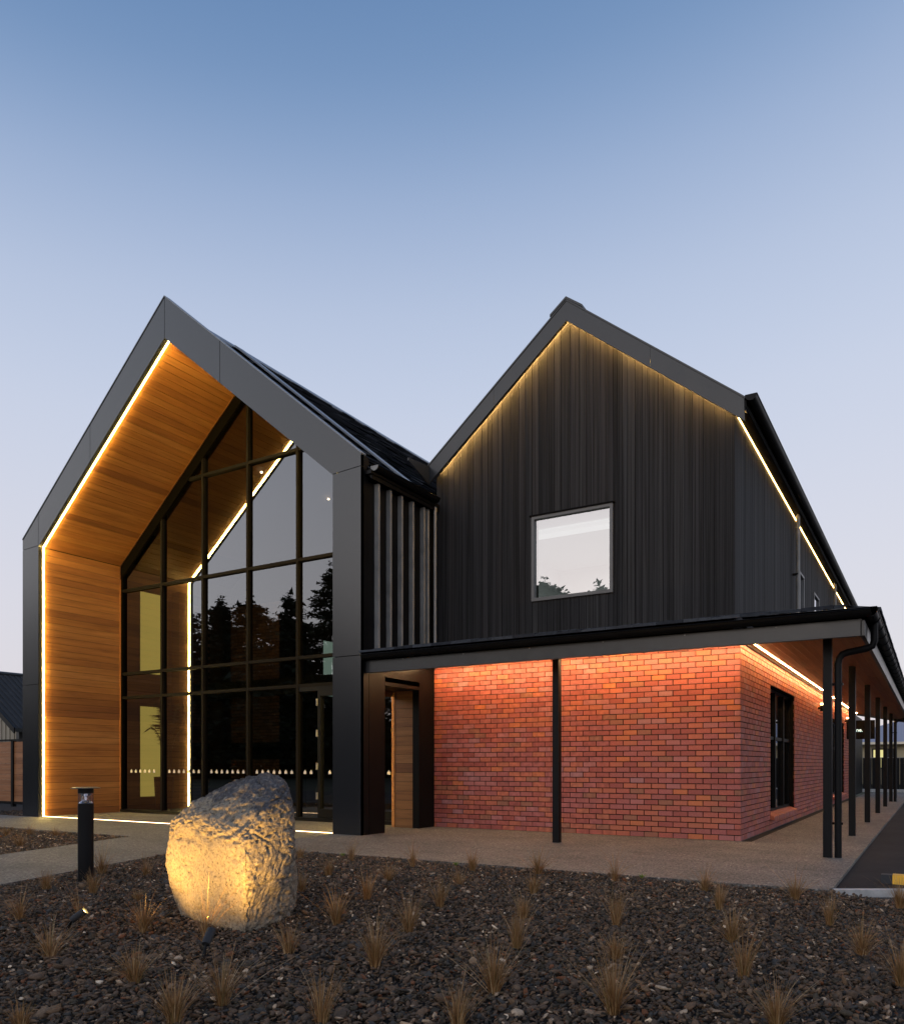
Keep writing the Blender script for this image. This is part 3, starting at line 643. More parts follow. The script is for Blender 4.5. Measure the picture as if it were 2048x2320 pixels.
for r_ in range(35):
    z0 = .004+r_*CH; z1 = z0+.0735
    if r_ % 2 == 0:       # header shows on the front corner, side brick runs back
        fr_end = -.10; bricks.append((-.09,0,z0,0,.205,z1)); sd0 = .215
    else:
        fr_end = -.215; bricks.append((-.205,0,z0,0,.09,z1)); sd0 = .10
    x1 = fr_end
    while x1 > UR+.03:
        x0 = max(x1-.227, UR+.004)
        bricks.append((x0,0,z0,x1,.03,z1)); x1 = x0-.013
    y0 = sd0
    while y0 < 17.38:
        y1 = min(y0+.227, 17.4); a0, a1 = y0, y1
        for (oa,ob_,oc,od) in in_open(a0,a1,z0,z1):
            if a0 >= oa and a1 <= ob_: a1 = a0
            elif a0 < oa: a1 = oa
            else: a0 = ob_
        if a1-a0 > .02: bricks.append((-.03,a0,z0,0,a1,z1))
        y0 = y1+.013
def bkey(b):
    c = Vector(((b[0]+b[3])/2,(b[1]+b[4])/2,(b[2]+b[5])/2)); d = (c-CAM).length
    front = (b[4] < .1 and b[3]-b[0] > .15)
    return d + (0 if front else 6)
bricks.sort(key=bkey)
proto = MB().box((-.5,-.5,-.5),(.5,.5,.5)).build('brick', M_brick, bwall)
pm = proto.data; bpy.data.objects.remove(proto)
for b in bricks[:300]:
    o = bpy.data.objects.new('brick', pm); COL.objects.link(o); o.parent = bwall
    c = Vector(((b[0]+b[3])/2,(b[1]+b[4])/2,(b[2]+b[5])/2)); o.location = c + Vector((random.uniform(-.001,.001),random.uniform(-.002,.002),random.uniform(-.001,.001)))
    o.scale = (b[3]-b[0], b[4]-b[1], b[5]-b[2]); o.rotation_euler = (random.uniform(-.004,.004),0,random.uniform(-.004,.004))
bf = MB()
for b in bricks[300:]:
    j = random.uniform(-.002,.0015); bf.box((b[0]+(j if b[3]>-.001 and b[4]>.12 else 0),b[1]+(j if b[1]==0 else 0),b[2]),(b[3]+(j if b[3]==0 else 0),b[4],b[5]))
o = bf.build('brickwork', M_brick_i, bwall); o['kind'] = 'stuff'
print('bricks', len(bricks))
# brick sills and side windows
for (a_,b_,c_,d_) in OPEN:
    n_ = int((b_-a_+.06)/.086)
    for k in range(n_):
        y = a_-.03+k*.086
        MB().prism([(-.12,y,c_+.03),(.075,y,c_-.025),(.075,y,c_-.10),(-.12,y,c_-.05)], (0,.078,0)).build('sill_brick', M_brick, bwall)
    f_ = MB(); x0, x1 = -.16, -.10; t_ = .05; hs = c_+.03
    f_.box((x0,a_,hs),(x1,a_+t_,d_)); f_.box((x0,b_-t_,hs),(x1,b_,d_)); f_.box((x0,a_+t_,d_-t_),(x1,b_-t_,d_)); f_.box((x0,a_+t_,hs),(x1,b_-t_,hs+t_))
    w3 = (b_-a_)/3
    for k in (1,2): f_.box((x0,a_+w3*k-.04,hs+t_),(x1+.03,a_+w3*k+.04,d_-t_))
    f_.box((x0,a_+t_,1.62),(x1+.005,b_-t_,1.68))
    w_ = f_.build('window', M_black, B)
    for k in range(3):
        for z0, z1 in ((hs+t_,1.62),(1.68,d_-t_)):
            MB().add([(-.13,a_+w3*k+.04,z0),(-.13,a_+w3*(k+1)-.04,z0),(-.13,a_+w3*(k+1)-.04,z1),(-.13,a_+w3*k+.04,z1)],[(0,1,2,3)]).build('pane', M_glass, w_)
    box('window_reveal', (-.30,a_-.0,c_),(-.26,b_,d_), M_black, B)
wv = mat('weep_vent_plastic',(.008,.008,.008),.6)
for v in (4.99,6.6,8.2,9.8,15.0): box('weep_vent', (.0,v,.13),(.004,v+.03,.20), wv, B)
# dark wall beyond the brick
for k in range(14): box('wall_panel', (-.055,17.42+k*.33,0),(-.03,17.42+k*.33+.315,3.0), M_black, B)
# ------------------------------------------------------------------ canopy round the brick floor
E_ = 1.83; SS = .19
def zs(d): return 2.755 + SS*(1.4-d)         # soffit height at distance d from wall
nb_ = 12; wb = E_/nb_
for i in range(nb_):
    d0, d1 = i*wb+.002, (i+1)*wb-.002
    # side boards run along v, mitred at the hip
    for (va, vb) in ((None,3.1),(3.104,8.9),(8.904,14.2),(14.204,19.0)):
        s0, s1 = (-d0, -d1) if va is None else (va, va)
        MB().add([(d0,s0,zs(d0)),(d1,s1,zs(d1)),(d1,vb,zs(d1)),(d0,vb,zs(d0)),(d0,s0,zs(d0)+.02),(d1,s1,zs(d1)+.02),(d1,vb,zs(d1)+.02),(d0,vb,zs(d0)+.02)],
             [(0,1,2,3),(4,7,6,5),(0,4,5,1),(1,5,6,2),(2,6,7,3),(3,7,4,0)]).build('soffit_board', M_cedar, B)
    MB().add([(UR,-d0,zs(d0)),(d0,-d0,zs(d0)),(d1,-d1,zs(d1)),(UR,-d1,zs(d1)),(UR,-d0,zs(d0)+.02),(d0,-d0,zs(d0)+.02),(d1,-d1,zs(d1)+.02),(UR,-d1,zs(d1)+.02)],
             [(0,1,2,3),(4,7,6,5),(0,4,5,1),(1,5,6,2),(2,6,7,3),(3,7,4,0)]).build('soffit_board', M_cedar_u, B)
# beams
box('canopy_beam', (UR,-E_-.03,2.655),(E_,-E_+.02,2.86), M_fascia, B, .004)
box('canopy_beam', (E_-.02,-E_-.03,2.655),(E_+.03,19,2.84), M_fascia, B, .004)
for x in np.arange(-4.9,1.8,1.15): box('beam_bolt', (x,-E_-.037,2.83),(x+.02,-E_-.03,2.845), M_fin, B)
# gutters of the canopy
gz = 2.935; go = 1.93
gutter('gutter', (UR+.01,-go,gz), (go,-go,gz), (0,-1,0), .07)
gutter('gutter', (go,-go,gz), (go,19,gz), (1,0,0), .07)
for v in np.arange(-1.5,18,.62): MB().tube([(go,v,gz-.002),(go,v+.028,gz-.002)], .079, 16).build('gutter_strap', M_black, B, True)
cr = MB()
RB = 2.99; RT = 3.40; sr = (RT-RB)/2.0
cr.add([(UR,-2.0,RB-.03),(2.0,-2.0,RB-.03),(0,0,RT-.03),(UR,0,RT-.03)],[(0,1,2,3)]); cr.add([(2.0,-2.0,RB-.03),(2.0,19,RB-.03),(0,19,RT-.03),(0,0,RT-.03)],[(0,1,2,3)])
cr.build('canopy_deck', M_black, B)
ct = MB(); rows_ = 6
def hiptiles(n_rows):
    for r_ in range(n_rows):
        dA, dB = 2.02*(1-r_/n_rows), 2.02*(1-(r_+1)/n_rows)-.03
        za, zb = RB+(2.02-dA)*sr, RB+(2.02-dB)*sr
        u = UR
        while u < dB:
            ue = min(u+.36, dB); l1, l2 = random.uniform(.006,.028), random.uniform(.006,.028)
            ct.add([(u,-dA,za+l1),(ue-.004,-dA,za+l2),(ue-.004,-dB,zb),(u,-dB,zb),(u,-dA,za-.02),(ue-.004,-dA,za-.02)],[(0,1,2,3),(0,4,5,1),(1,5,2),(0,3,4)]); u = ue
        v = -dB
        while v < 19:
            ve = min(v+.36, 19); l1, l2 = random.uniform(.006,.028), random.uniform(.006,.028)
            ct.add([(dA,v,za+l1),(dA,ve-.004,za+l2),(dB,ve-.004,zb),(dB,v,zb),(dA,v,za-.02),(dA,ve-.004,za-.02)],[(0,1,2,3),(0,4,5,1),(1,5,2),(0,3,4)]); v = ve
hiptiles(rows_)
o = ct.build('canopy_tiles', M_tile, B); o['kind'] = 'stuff'
box('wall_flashing', (UR,-.03,ZB-.02),(GU1,.0,ZB+.05), M_black, B)
# canopy LEDs
led_line((UR+.02,-.38,zs(.38)-.010),(.20,-.38,zs(.38)-.010), .016, M_ledc)
led_line((.165,-.20,zs(.165)-.001),(.165,17.2,zs(.165)-.001), .015, M_leds)
box('light_channel', (.02,-.02,zs(.09)-.02),(.05,17.3,zs(.09)+.01), M_black, B)
# posts
posts = [(-2.385,-1.40)] + [(1.40, v) for v in (-1.40,1.75,4.90,8.02,11.12,14.22,17.24)]
for (x,y) in posts:
    p_ = box('canopy_post', (x-.051,y-.051,.0),(x+.051,y+.051,zs(1.4)-.0), M_post, B, .004)
# downpipes beside corner post and a far post
def downpipe(x, y):
    r_ = .043
    pts = [(x,y,0.0),(x,y,2.40),(x+.012,y,2.47),(x+.05,y,2.52),(x+.11,y,2.54),(x+.33,y,2.575),(x+.39,y,2.60),(x+.41,y,2.66),(x+.41,y,2.88)]
    o = MB().tube(pts, r_, 14).build('downpipe', M_post, B, True)
    for z in (.41,2.14): MB().box((x-.14,y-.012,z),(x+.055,y+.055,z+.028)).build('pipe_bracket', M_black, o)
downpipe(1.52,-1.385); downpipe(1.52,14.22)
# wall lights under the canopy
for v in (8.45,14.75):
    wl_ = MB().tube([(.09,v,2.50),(.09,v,2.66)], .045, 14).build('wall_light', M_black, B, True)
    box('mount', (0,v-.03,2.55),(.06,v+.03,2.61), M_black, wl_)
    MB().tube([(.09,v,2.661),(.09,v,2.70)], .038, 14).build('lamp', mat('wall_lamp_glow',(1,1,1),.5,emit=(1,.6,.25),estr=30), wl_, True)
# ------------------------------------------------------------------ hanging sign
sg_ = thing('hanging_sign', 'black rectangular sign box hung under the canopy with small white lettering', 'sign', (.55,13.0,1.93))
box('sign_box', (.23,12.97,1.93),(1.02,13.05,2.50), M_black, sg_, .004)
for x in (.38,.88): MB().tube([(x,13.01,2.50),(x,13.01,2.86)], .008, 6).build('hanger', M_black, sg_)
tcv = bpy.data.curves.new('lettering','FONT'); tcv.body = 'ne.'; tcv.size = .155; tcv.extrude = .004; tcv.offset = .003; tcv.align_x = 'LEFT'
to = bpy.data.objects.new('lettering', tcv); COL.objects.link(to); to.rotation_euler = (math.radians(90),0,0)
tcv.materials.append(mat('sign_lettering',(.8,.85,.82),.5,emit=(.75,1,.9),estr=.9))
bpy.context.view_layer.update()
dg = bpy.context.evaluated_depsgraph_get(); tm = bpy.data.meshes.new_from_object(to.evaluated_get(dg)); bpy.data.objects.remove(to)
to = bpy.data.objects.new('lettering', tm); COL.objects.link(to); to.parent = sg_; to.rotation_euler = (math.radians(90),0,0); to.location = Vector((.50,12.965,2.155)) - Vector(sg_.location)
# ------------------------------------------------------------------ in-ground light
tag(box('ground_light', (UL2,-1.865,-.002),(UR2,-1.835,.004), M_ledg), 'glowing warm light line set in the paving across the cedar entrance', 'ground light')
# ------------------------------------------------------------------ indoor things seen through the glass
pp = thing('potted_palm', 'potted palm standing behind the glass beside the left mullion', 'potted plant', (-13.95,.32,0))
MB().tube([(-13.95,.32,0),(-13.95,.32,.86)], [.17,.22], 16).build('pot', M_black, pp, True)
for k in range(13):
    a_ = k*2.4; h_ = random.uniform(1.3,2.3); rr = random.uniform(.35,.75); q = []
    for s in range(7):
        f = s/6; q.append(Vector((-13.95+math.cos(a_)*rr*f**1.3, .42+math.sin(a_)*rr*.45*f**1.3, .85+(h_)*math.sin(f*1.9)*.85)))
    fb = MB(); fb.tube(q, [.012,.011,.01,.009,.007,.005,.003], 5)
    for s in range(12):
        f = .35+.65*s/12; idx = f*6; i0 = int(idx); pnt = q[i0].lerp(q[min(i0+1,6)], idx-i0); dd = (q[min(i0+1,6)]-q[max(i0-1,0)]).normalized()
        for sg2 in (-1,1):
            sd_ = Vector((-math.sin(a_),math.cos(a_),0))*sg2; tip = pnt+sd_*.22+dd*.12-Vector((0,0,.10)); w = dd*.018
            fb.add([pnt-w, pnt+w, tip],[(0,1,2)])
    fb.build('frond', M_palm, pp)
ac = thing('armchair', 'low dark armchair with a yellow cushion inside behind the right panes', 'armchair', (-9.4,1.6,0))
mc = mat('dark_fabric',(.05,.055,.03),.9)
box('seat', (-9.9,1.3,.2),(-9.0,2.0,.45), mc, ac, .05); box('backrest', (-9.9,1.9,.3),(-9.0,2.15,.95), mc, ac, .06)
box('armrest', (-10.0,1.3,.2),(-9.88,2.1,.62), mc, ac, .04); box('armrest', (-9.02,1.3,.2),(-8.9,2.1,.62), mc, ac, .04)
box('cushion', (-9.6,1.72,.48),(-9.2,1.86,.86), mat('yellow_fabric',(.6,.5,.1),.9), ac, .05)
# ------------------------------------------------------------------ boulder
def boulder():
    H = [(.19,-.25,-.05),(-.60,.45,-.05),(.30,.25,-.05),(.22,.75,-.05),(-.3,.85,-.05),(.205,-.255,.35),(.18,-.24,.62),(-.68,.43,.11),(-.68,.38,.36),(-.67,.38,.66),(-.655,.38,.77),(-.54,.33,.845),
         (-.33,.28,.94),(-.22,.28,1.03),(-.05,.28,1.125),(.10,.28,1.135),(.19,.28,1.12),(.32,.18,1.065),(.36,.18,.955),(.385,.18,.81),(.36,.23,.28),(.37,.12,.55),
         (.10,-.13,.74),(.25,-.05,.85),(.33,.0,.70),(.31,.02,.45),(-.30,.10,.80),(-.5,.22,.74),(-.1,.7,1.0),(.2,.6,1.0),(-.5,.7,.7)]
    bm = bmesh.new()
    for p in H: bm.verts.new((p[0], p[1], p[2]))
    bmesh.ops.convex_hull(bm, input=bm.verts); bmesh.ops.triangulate(bm, faces=bm.faces)
    for _ in range(2): bmesh.ops.subdivide_edges(bm, edges=bm.edges, cuts=1, use_grid_fill=True)
    for _ in range(1): bmesh.ops.smooth_vert(bm, verts=bm.verts, factor=.28, use_axis_x=True, use_axis_y=True, use_axis_z=True)
    for _ in range(2): bmesh.ops.subdivide_edges(bm, edges=bm.edges, cuts=1, use_grid_fill=True)
    bmesh.ops.smooth_vert(bm, verts=bm.verts, factor=.3, use_axis_x=True, use_axis_y=True, use_axis_z=True)
    for _ in range(1): bmesh.ops.subdivide_edges(bm, edges=bm.edges, cuts=1, use_grid_fill=True)
    bm.normal_update()
    for v in bm.verts:
        n_ = v.normal.copy(); p = v.co.copy()
        rough_side = 1.0 if (p.x > .05 or p.z > .62) else .30
        d = noise.fractal(p*3.2, 1.0, 2.1, 4)*.022
        d -= abs(noise.fractal(Vector((p.x*7+p.z*5,p.y*7,p.z*15-p.x*6)), .8, 2.2, 5))*.022*rough_side
        d += noise.fractal(p*38, .7, 2.0, 3)*.007*rough_side
        vd = noise.voronoi(Vector((p.x*2.6+.3*p.z, p.y*2.6, p.z*3.4-p.x)) + noise.noise_vector(p*4)*.18)[0]; ck = vd[1]-vd[0]
        d += (vd[0]-.42)*.018
        if ck < .07: d -= (.07-ck)*.30*(1.0 if rough_side > .5 else .35)
        pit = noise.noise(p*22+Vector((3,7,1)))
        if pit > .36: d -= (pit-.36)*.09
        v.co = p + n_*d
    me = bpy.data.meshes.new('boulder'); bm.to_mesh(me); bm.free()
    me.polygons.foreach_set('use_smooth', [True]*len(me.polygons))
    m = mat('boulder_stone', (.3,.27,.22), .85)
    n1 = noise_node(m, 2.2, 6, .65); n2 = noise_node(m, 48, 4, .75); n3 = noise_node(m, 9, 6, .75, (1,1,1.8))
    geo = N(m,'ShaderNodeTexCoord'); sp = N(m,'ShaderNodeSeparateXYZ'); Lk(m, geo.outputs['Object'], sp.inputs[0])
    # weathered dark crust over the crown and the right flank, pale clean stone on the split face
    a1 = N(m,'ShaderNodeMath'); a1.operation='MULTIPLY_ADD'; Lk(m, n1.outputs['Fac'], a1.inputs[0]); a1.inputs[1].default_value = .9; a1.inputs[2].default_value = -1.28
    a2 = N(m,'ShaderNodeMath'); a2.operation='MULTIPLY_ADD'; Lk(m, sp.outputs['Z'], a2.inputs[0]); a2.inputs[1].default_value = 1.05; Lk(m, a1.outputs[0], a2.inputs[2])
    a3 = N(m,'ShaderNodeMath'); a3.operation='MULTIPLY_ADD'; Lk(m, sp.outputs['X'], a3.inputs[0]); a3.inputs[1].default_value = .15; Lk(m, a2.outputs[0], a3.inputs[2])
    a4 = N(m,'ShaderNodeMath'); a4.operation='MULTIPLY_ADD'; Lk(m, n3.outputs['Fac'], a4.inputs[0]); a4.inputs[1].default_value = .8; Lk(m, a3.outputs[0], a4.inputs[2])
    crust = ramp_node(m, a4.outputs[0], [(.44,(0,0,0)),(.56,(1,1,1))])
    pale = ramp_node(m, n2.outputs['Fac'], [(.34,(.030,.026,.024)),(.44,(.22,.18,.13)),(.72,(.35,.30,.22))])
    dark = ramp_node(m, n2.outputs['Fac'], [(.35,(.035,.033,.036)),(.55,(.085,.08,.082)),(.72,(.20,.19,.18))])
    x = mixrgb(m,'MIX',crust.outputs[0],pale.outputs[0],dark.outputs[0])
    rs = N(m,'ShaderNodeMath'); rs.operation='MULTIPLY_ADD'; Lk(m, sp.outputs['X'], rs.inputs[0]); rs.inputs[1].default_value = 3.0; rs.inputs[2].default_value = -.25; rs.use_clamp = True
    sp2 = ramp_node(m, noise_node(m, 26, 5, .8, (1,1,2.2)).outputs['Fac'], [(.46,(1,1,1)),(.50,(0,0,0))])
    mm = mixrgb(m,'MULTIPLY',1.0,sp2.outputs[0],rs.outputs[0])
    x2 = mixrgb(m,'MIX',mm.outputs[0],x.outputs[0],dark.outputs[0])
    Lk(m, x2.outputs[0], P(m).inputs['Base Color']); bump(m, n2.outputs['Fac'], .6, .012)
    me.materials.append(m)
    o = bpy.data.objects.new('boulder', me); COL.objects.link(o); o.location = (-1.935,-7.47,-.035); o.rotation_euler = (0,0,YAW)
    tag(o, 'large rough boulder lit gold by spotlights in front of the glass entrance', 'boulder')
boulder()
# ------------------------------------------------------------------ bollard light
bl = thing('bollard_light', 'unlit black cylindrical bollard light with a flat disc cap', 'bollard light', (-4.97,-6.75,0))
bx, by = -4.97, -6.75
MB().tube([(bx,by,-.05),(bx,by,.765)], .069, 28).build('post', M_post, bl, True)
MB().tube([(bx,by,.868),(bx,by,.915)], .069, 28).build('neck', M_post, bl, True)
MB().tube([(bx,by,.915),(bx,by,.922),(bx,by,.930)], [.128,.128,.10], 32).build('cap', M_dark, bl, True)
lm = glass_mat('clear_lens', (.8,.8,.85), .15)
MB().tube([(bx,by,.766),(bx,by,.867)], .066, 28, False).build('lens', lm, bl, True)
MB().tube([(bx,by,.768),(bx,by,.782),(bx,by,.80),(bx,by,.83),(bx,by,.85),(bx,by,.866)], [.062,.052,.018,.016,.045,.060], 20).build('reflector', mat('chrome',(.8,.8,.82),.18,1.0), bl, True)
MB().tube([(bx-.03,by-.02,.785),(bx-.03,by-.02,.84)], .012, 8).build('louvre', mat('chrome'), bl, True)
# ------------------------------------------------------------------ garden spotlights
def spotlight(base, head, aim, label, energy, cone, glow=True):
    base, head, aim = Vector(base), Vector(head), Vector(aim)
    s = thing('garden_spotlight', label, 'spotlight', base, 'spotlights aimed at the boulder')
    d = (aim-head).normalized()
    MB().tube([base+Vector((0,0,-.05)), base+Vector((0,0,.012)), head-d*.045], [.007,.012,.007], 8).build('stake', M_black, s)
    MB().tube([head-d*.052, head-d*.05, head-d*.02, head+d*.050, head+d*.052], [.018,.024,.0265,.0265,.0265], 18, False).build('housing', M_rubber, s, True)
    MB().tube([head-d*.0525, head-d*.050], .024, 14).build('end_cap', M_rubber, s)
    MB().tube([head+d*.038, head+d*.040], .0255, 16).build('lens', mat('spot_glow',(1,1,1),.5,emit=(1,.68,.22),estr=35), s)
    l = bpy.data.lights.new('spot_lamp','SPOT'); l.energy = energy; l.color = (1,.56,.14); l.spot_size = math.radians(cone); l.spot_blend = 1.0; l.shadow_soft_size = .02
    lo = bpy.data.objects.new('spot_lamp', l); COL.objects.link(lo); lo.location = head+d*.056; lo.rotation_euler = d.to_track_quat('-Z','Y').to_euler()
spotlight((-2.86,-8.10,-.01), (-2.80,-8.06,.085), (-2.12,-7.30,.86), 'small black spotlight with its glowing lens showing, left of the boulder', 112, 108)
spotlight((-1.275,-8.215,-.01), (-1.31,-8.15,.115), (-1.70,-7.40,.90), 'small black spotlight seen from behind at the foot of the boulder', 150, 112)
# ------------------------------------------------------------------ grass tufts
TUFTS = [
(-10.85,-4.6,.14,'pale dry tuft at the far left edge of the small wedge bed'),(-8.93,-5.37,.16,'tuft in the wedge bed just left of the bollard across the path'),
(-10.76,-4.3,.15,'low tuft at the back of the wedge bed near the lit cedar wall'),(-10.14,-4.23,.12,'tiny tuft on the paving side of the wedge bed'),
(-3.53,-8.07,.22,'bushy tuft at the left edge left of the glowing spotlight'),(-4.75,-7.24,.14,'small tuft by the path edge left of the bollard'),
(-4.15,-7.16,.16,'olive tuft growing just in front of the bollard base'),(-5.26,-6.41,.26,'upright tuft beside the path right behind the bollard'),
(-4.73,-6.27,.18,'rounded tuft between the bollard and the boulder near the path'),(-3.14,-7.86,.26,'sparse wiry tuft directly behind the glowing spotlight'),
(-2.33,-7.89,.22,'golden tuft between the glowing spotlight and the boulder'),(-2.15,-8.6,.2,'wide bushy tuft in front of the glowing spotlight'),
(-1.24,-8.66,.18,'tuft in the foreground midway between the two spotlights'),(-1.73,-7.85,.36,'tall gold lit tuft leaning on the foot of the boulder'),
(-.51,-8.69,.24,'reddish tuft in the foreground right of the rear spotlight'),(-.94,-7.87,.19,'grey brown tuft at the right foot of the boulder'),
(-.49,-8.96,.19,'wiry tuft at the bottom edge below the boulder'),(-1.05,-9.31,.1,'short tuft at the bottom left corner of the photo'),
(-4.38,-4.49,.13,'small tuft behind the boulder right beside the paving'),(-2.57,-6.21,.15,'tuft just right of the boulder halfway up its flank'),
(-3.5,-7.17,.07,'tiny tuft in the shade left of the boulder'),(-3.68,-4.35,.23,'upright tuft at the paving edge in front of the black column'),
(-3.06,-5.36,.15,'olive tuft one row in from the paving below the black column'),(-2.72,-4.38,.23,'pinkish tuft at the paving edge below the timber door'),
(-2.27,-5.35,.15,'small neat tuft second row below the timber door'),(-1.75,-6.25,.2,'spreading tuft third row right of the boulder'),
(-1.88,-4.42,.18,'tuft at the paving edge below the left half of the brick wall'),(-1.49,-5.24,.15,'dark tuft second row left of the front post'),
(-1.02,-6.2,.2,'wide splayed tuft third row left of the front post'),(-1.14,-4.28,.23,'tuft at the paving edge left of the front post'),
(-.65,-5.28,.15,'dense tuft second row nearly below the front post'),(-.18,-6.29,.16,'reddish tuft third row below the front post'),
(.21,-7.07,.2,'yellow forked tuft fourth row below the front post'),(-1.3,-7.09,.2,'olive tuft fourth row right of the boulder base'),
(-.66,-7.06,.21,'straw tuft fourth row between boulder and front post'),(-.28,-7.84,.25,'tall brown tuft fifth row right of the boulder'),
(.56,-7.91,.25,'dark brown tuft fifth row in the middle foreground'),(.11,-8.66,.24,'large bushy tuft at the bottom edge left of centre'),
(.67,-8.39,.18,'splayed tuft at the bottom edge in the centre'),(-.27,-4.27,.25,'pale upright tuft at the paving edge right of the front post'),
(.54,-6.21,.26,'tall tuft third row right of the front post'),(.87,-7.02,.13,'low red brown tuft fourth row right of centre'),
(1.23,-7.92,.26,'tall red brown tuft fifth row in the right foreground'),(.7,-4.46,.19,'tuft at the paving edge below the brick corner'),
(1.04,-5.26,.17,'thin tuft second row below the brick corner'),(1.38,-6.26,.2,'upright yellow tuft third row below the brick corner'),
(1.64,-7.06,.22,'wide shaggy tuft fourth row right of centre'),(1.94,-7.74,.18,'tuft at the bottom edge in the right foreground'),
(1.5,-4.47,.2,'tuft at the paving edge below the corner post'),(1.89,-5.4,.2,'golden upright tuft second row below the corner post'),
(2.17,-6.2,.18,'spreading tuft third row near the right edge'),(2.32,-4.47,.18,'tuft against the pale kerb at the right edge'),
(2.41,-6.8,.2,'bushy tuft cut by the right edge of the photo')]
for i, (x,y,h,lab) in enumerate(TUFTS):
    h *= 1.0 if y < -7.6 else 1.12
    rg = random.Random(100+i); mb = MB(); nbl = rg.randint(110,290); sp_ = rg.uniform(.4,1.25)
    if 'tall gold' in lab: nbl = 70
    if 'sparse' in lab: nbl = 70
    for k in range(nbl):
        a_ = rg.uniform(0,6.283); r0 = rg.uniform(0,.028); hh = h*rg.uniform(.45,1.0) if rg.random() < .8 else h*rg.uniform(1.0,1.4)
        lean = abs(rg.gauss(0,.5))*sp_*hh + .05*hh; cv = rg.uniform(1.0,2.2); w = rg.uniform(.0011,.0025); pts = []
        for s in range(5):
            f = s/4; q = r0+lean*f**cv*1.3; pts.append(Vector((x+math.cos(a_)*q, y+math.sin(a_)*q, -.02+hh*(f-.10*f*f*min(lean/hh,1.5)))))
        sd_ = Vector((-math.sin(a_+rg.uniform(-1,1)), math.cos(a_+rg.uniform(-1,1)), 0))
        vs = []; 
        for s, p in enumerate(pts): ww = w*(1-.8*s/4); vs += [p-sd_*ww, p+sd_*ww]
        mb.add(vs, [(2*s,2*s+1,2*s+3,2*s+2) for s in range(4)])
    me = bpy.data.meshes.new('grass_tuft'); me.from_pydata([tuple(Vector(v)-Vector((x,y,0))) for v in mb.v], [], mb.f); me.materials.append(M_grass)
    o = bpy.data.objects.new('grass_tuft', me); COL.objects.link(o); o.location = (x,y,0)
    tag(o, lab, 'grass tuft', 'dry grass tufts planted in the gravel')
# small green seedlings
M_seed = mat('seedling_leaf', (.16,.22,.04), .7)
for (x,y,lab) in ((-2.25,-4.20,'bright green seedling at the paving edge beyond the tufts'),(-4.0,-4.15,'pale green weed seedling at the paving edge near the black column'),(-.05,-4.10,'little green weed in the gravel edge under the brick wall')):
    mb = MB()
    for k in range(7):
        a_ = k*.9; l = random.uniform(.03,.06); p = Vector((x,y,.0)); q = p+Vector((math.cos(a_)*l, math.sin(a_)*l, .045)); s_ = Vector((-math.sin(a_),math.cos(a_),0))*.012; m_ = p.lerp(q,.55)
        mb.add([p,m_-s_,q,m_+s_],[(0,1,2,3)])
    tag(mb.build('seedling', M_seed), lab, 'seedling', 'green seedlings at the paving edge')
# ------------------------------------------------------------------ wheel stop on the road
ws = thing('wheel_stop', 'black rubber wheel stop with yellow panels on the asphalt', 'wheel stop', (2.1,-3.0,-.03))
def wsb(x0,x1,m,name,e=0): MB().prism([(x0,-3.10-e,-.03),(x0,-2.94+e,-.03),(x0,-2.965+e,.055+e),(x0,-3.075-e,.055+e)], (x1-x0,0,0)).build(name, m, ws)
wsb(2.10,3.75,M_rubber,'rubber_block')
for x0 in (2.205,2.75,3.3): wsb(x0,x0+.32,M_yellow,'yellow_panel',.003)
# ------------------------------------------------------------------ fence and neighbour on the left
M_fence = timber('fence_cedar', [(.36,.15,.06),(.31,.125,.048),(.40,.175,.075)], vs=(1.2,18,18), bs=(2,60,60))
fl = thing('timber_fence', 'cedar board fence with black posts and capping left of the entrance', 'fence', (-20,.4,0))
FY = .42
for k in range(5):
    x0 = -15.65-k*2.1-.9
    if k < 5: box('post', (x0-.10,FY-.05,-.05),(x0,FY+.05,1.86), M_post, fl)
for k in range(6):
    xa = -15.62-(k-1)*2.1-.9-.10 if k else -15.62; xb = -15.65-k*2.1-.9
    for r_ in range(11): box('board', (xb+.004,FY-.012,.10+r_*.156),(min(xa,-15.62)-.004,FY+.012,.10+r_*.156+.150), M_fence, fl)
box('capping', (-28,FY-.05,1.83),(-15.62,FY+.05,1.885), M_black, fl); box('bottom_rail', (-28,FY-.03,.02),(-15.62,FY+.03,.10), M_black, fl)
M_corr = speckle_metal('corrugated_roof_paint', (.050,.050,.051), .8, .15, .1)
nh = thing('neighbour_house', 'pale board house with a grey corrugated iron roof behind the fence', 'house', (-27,9,0))
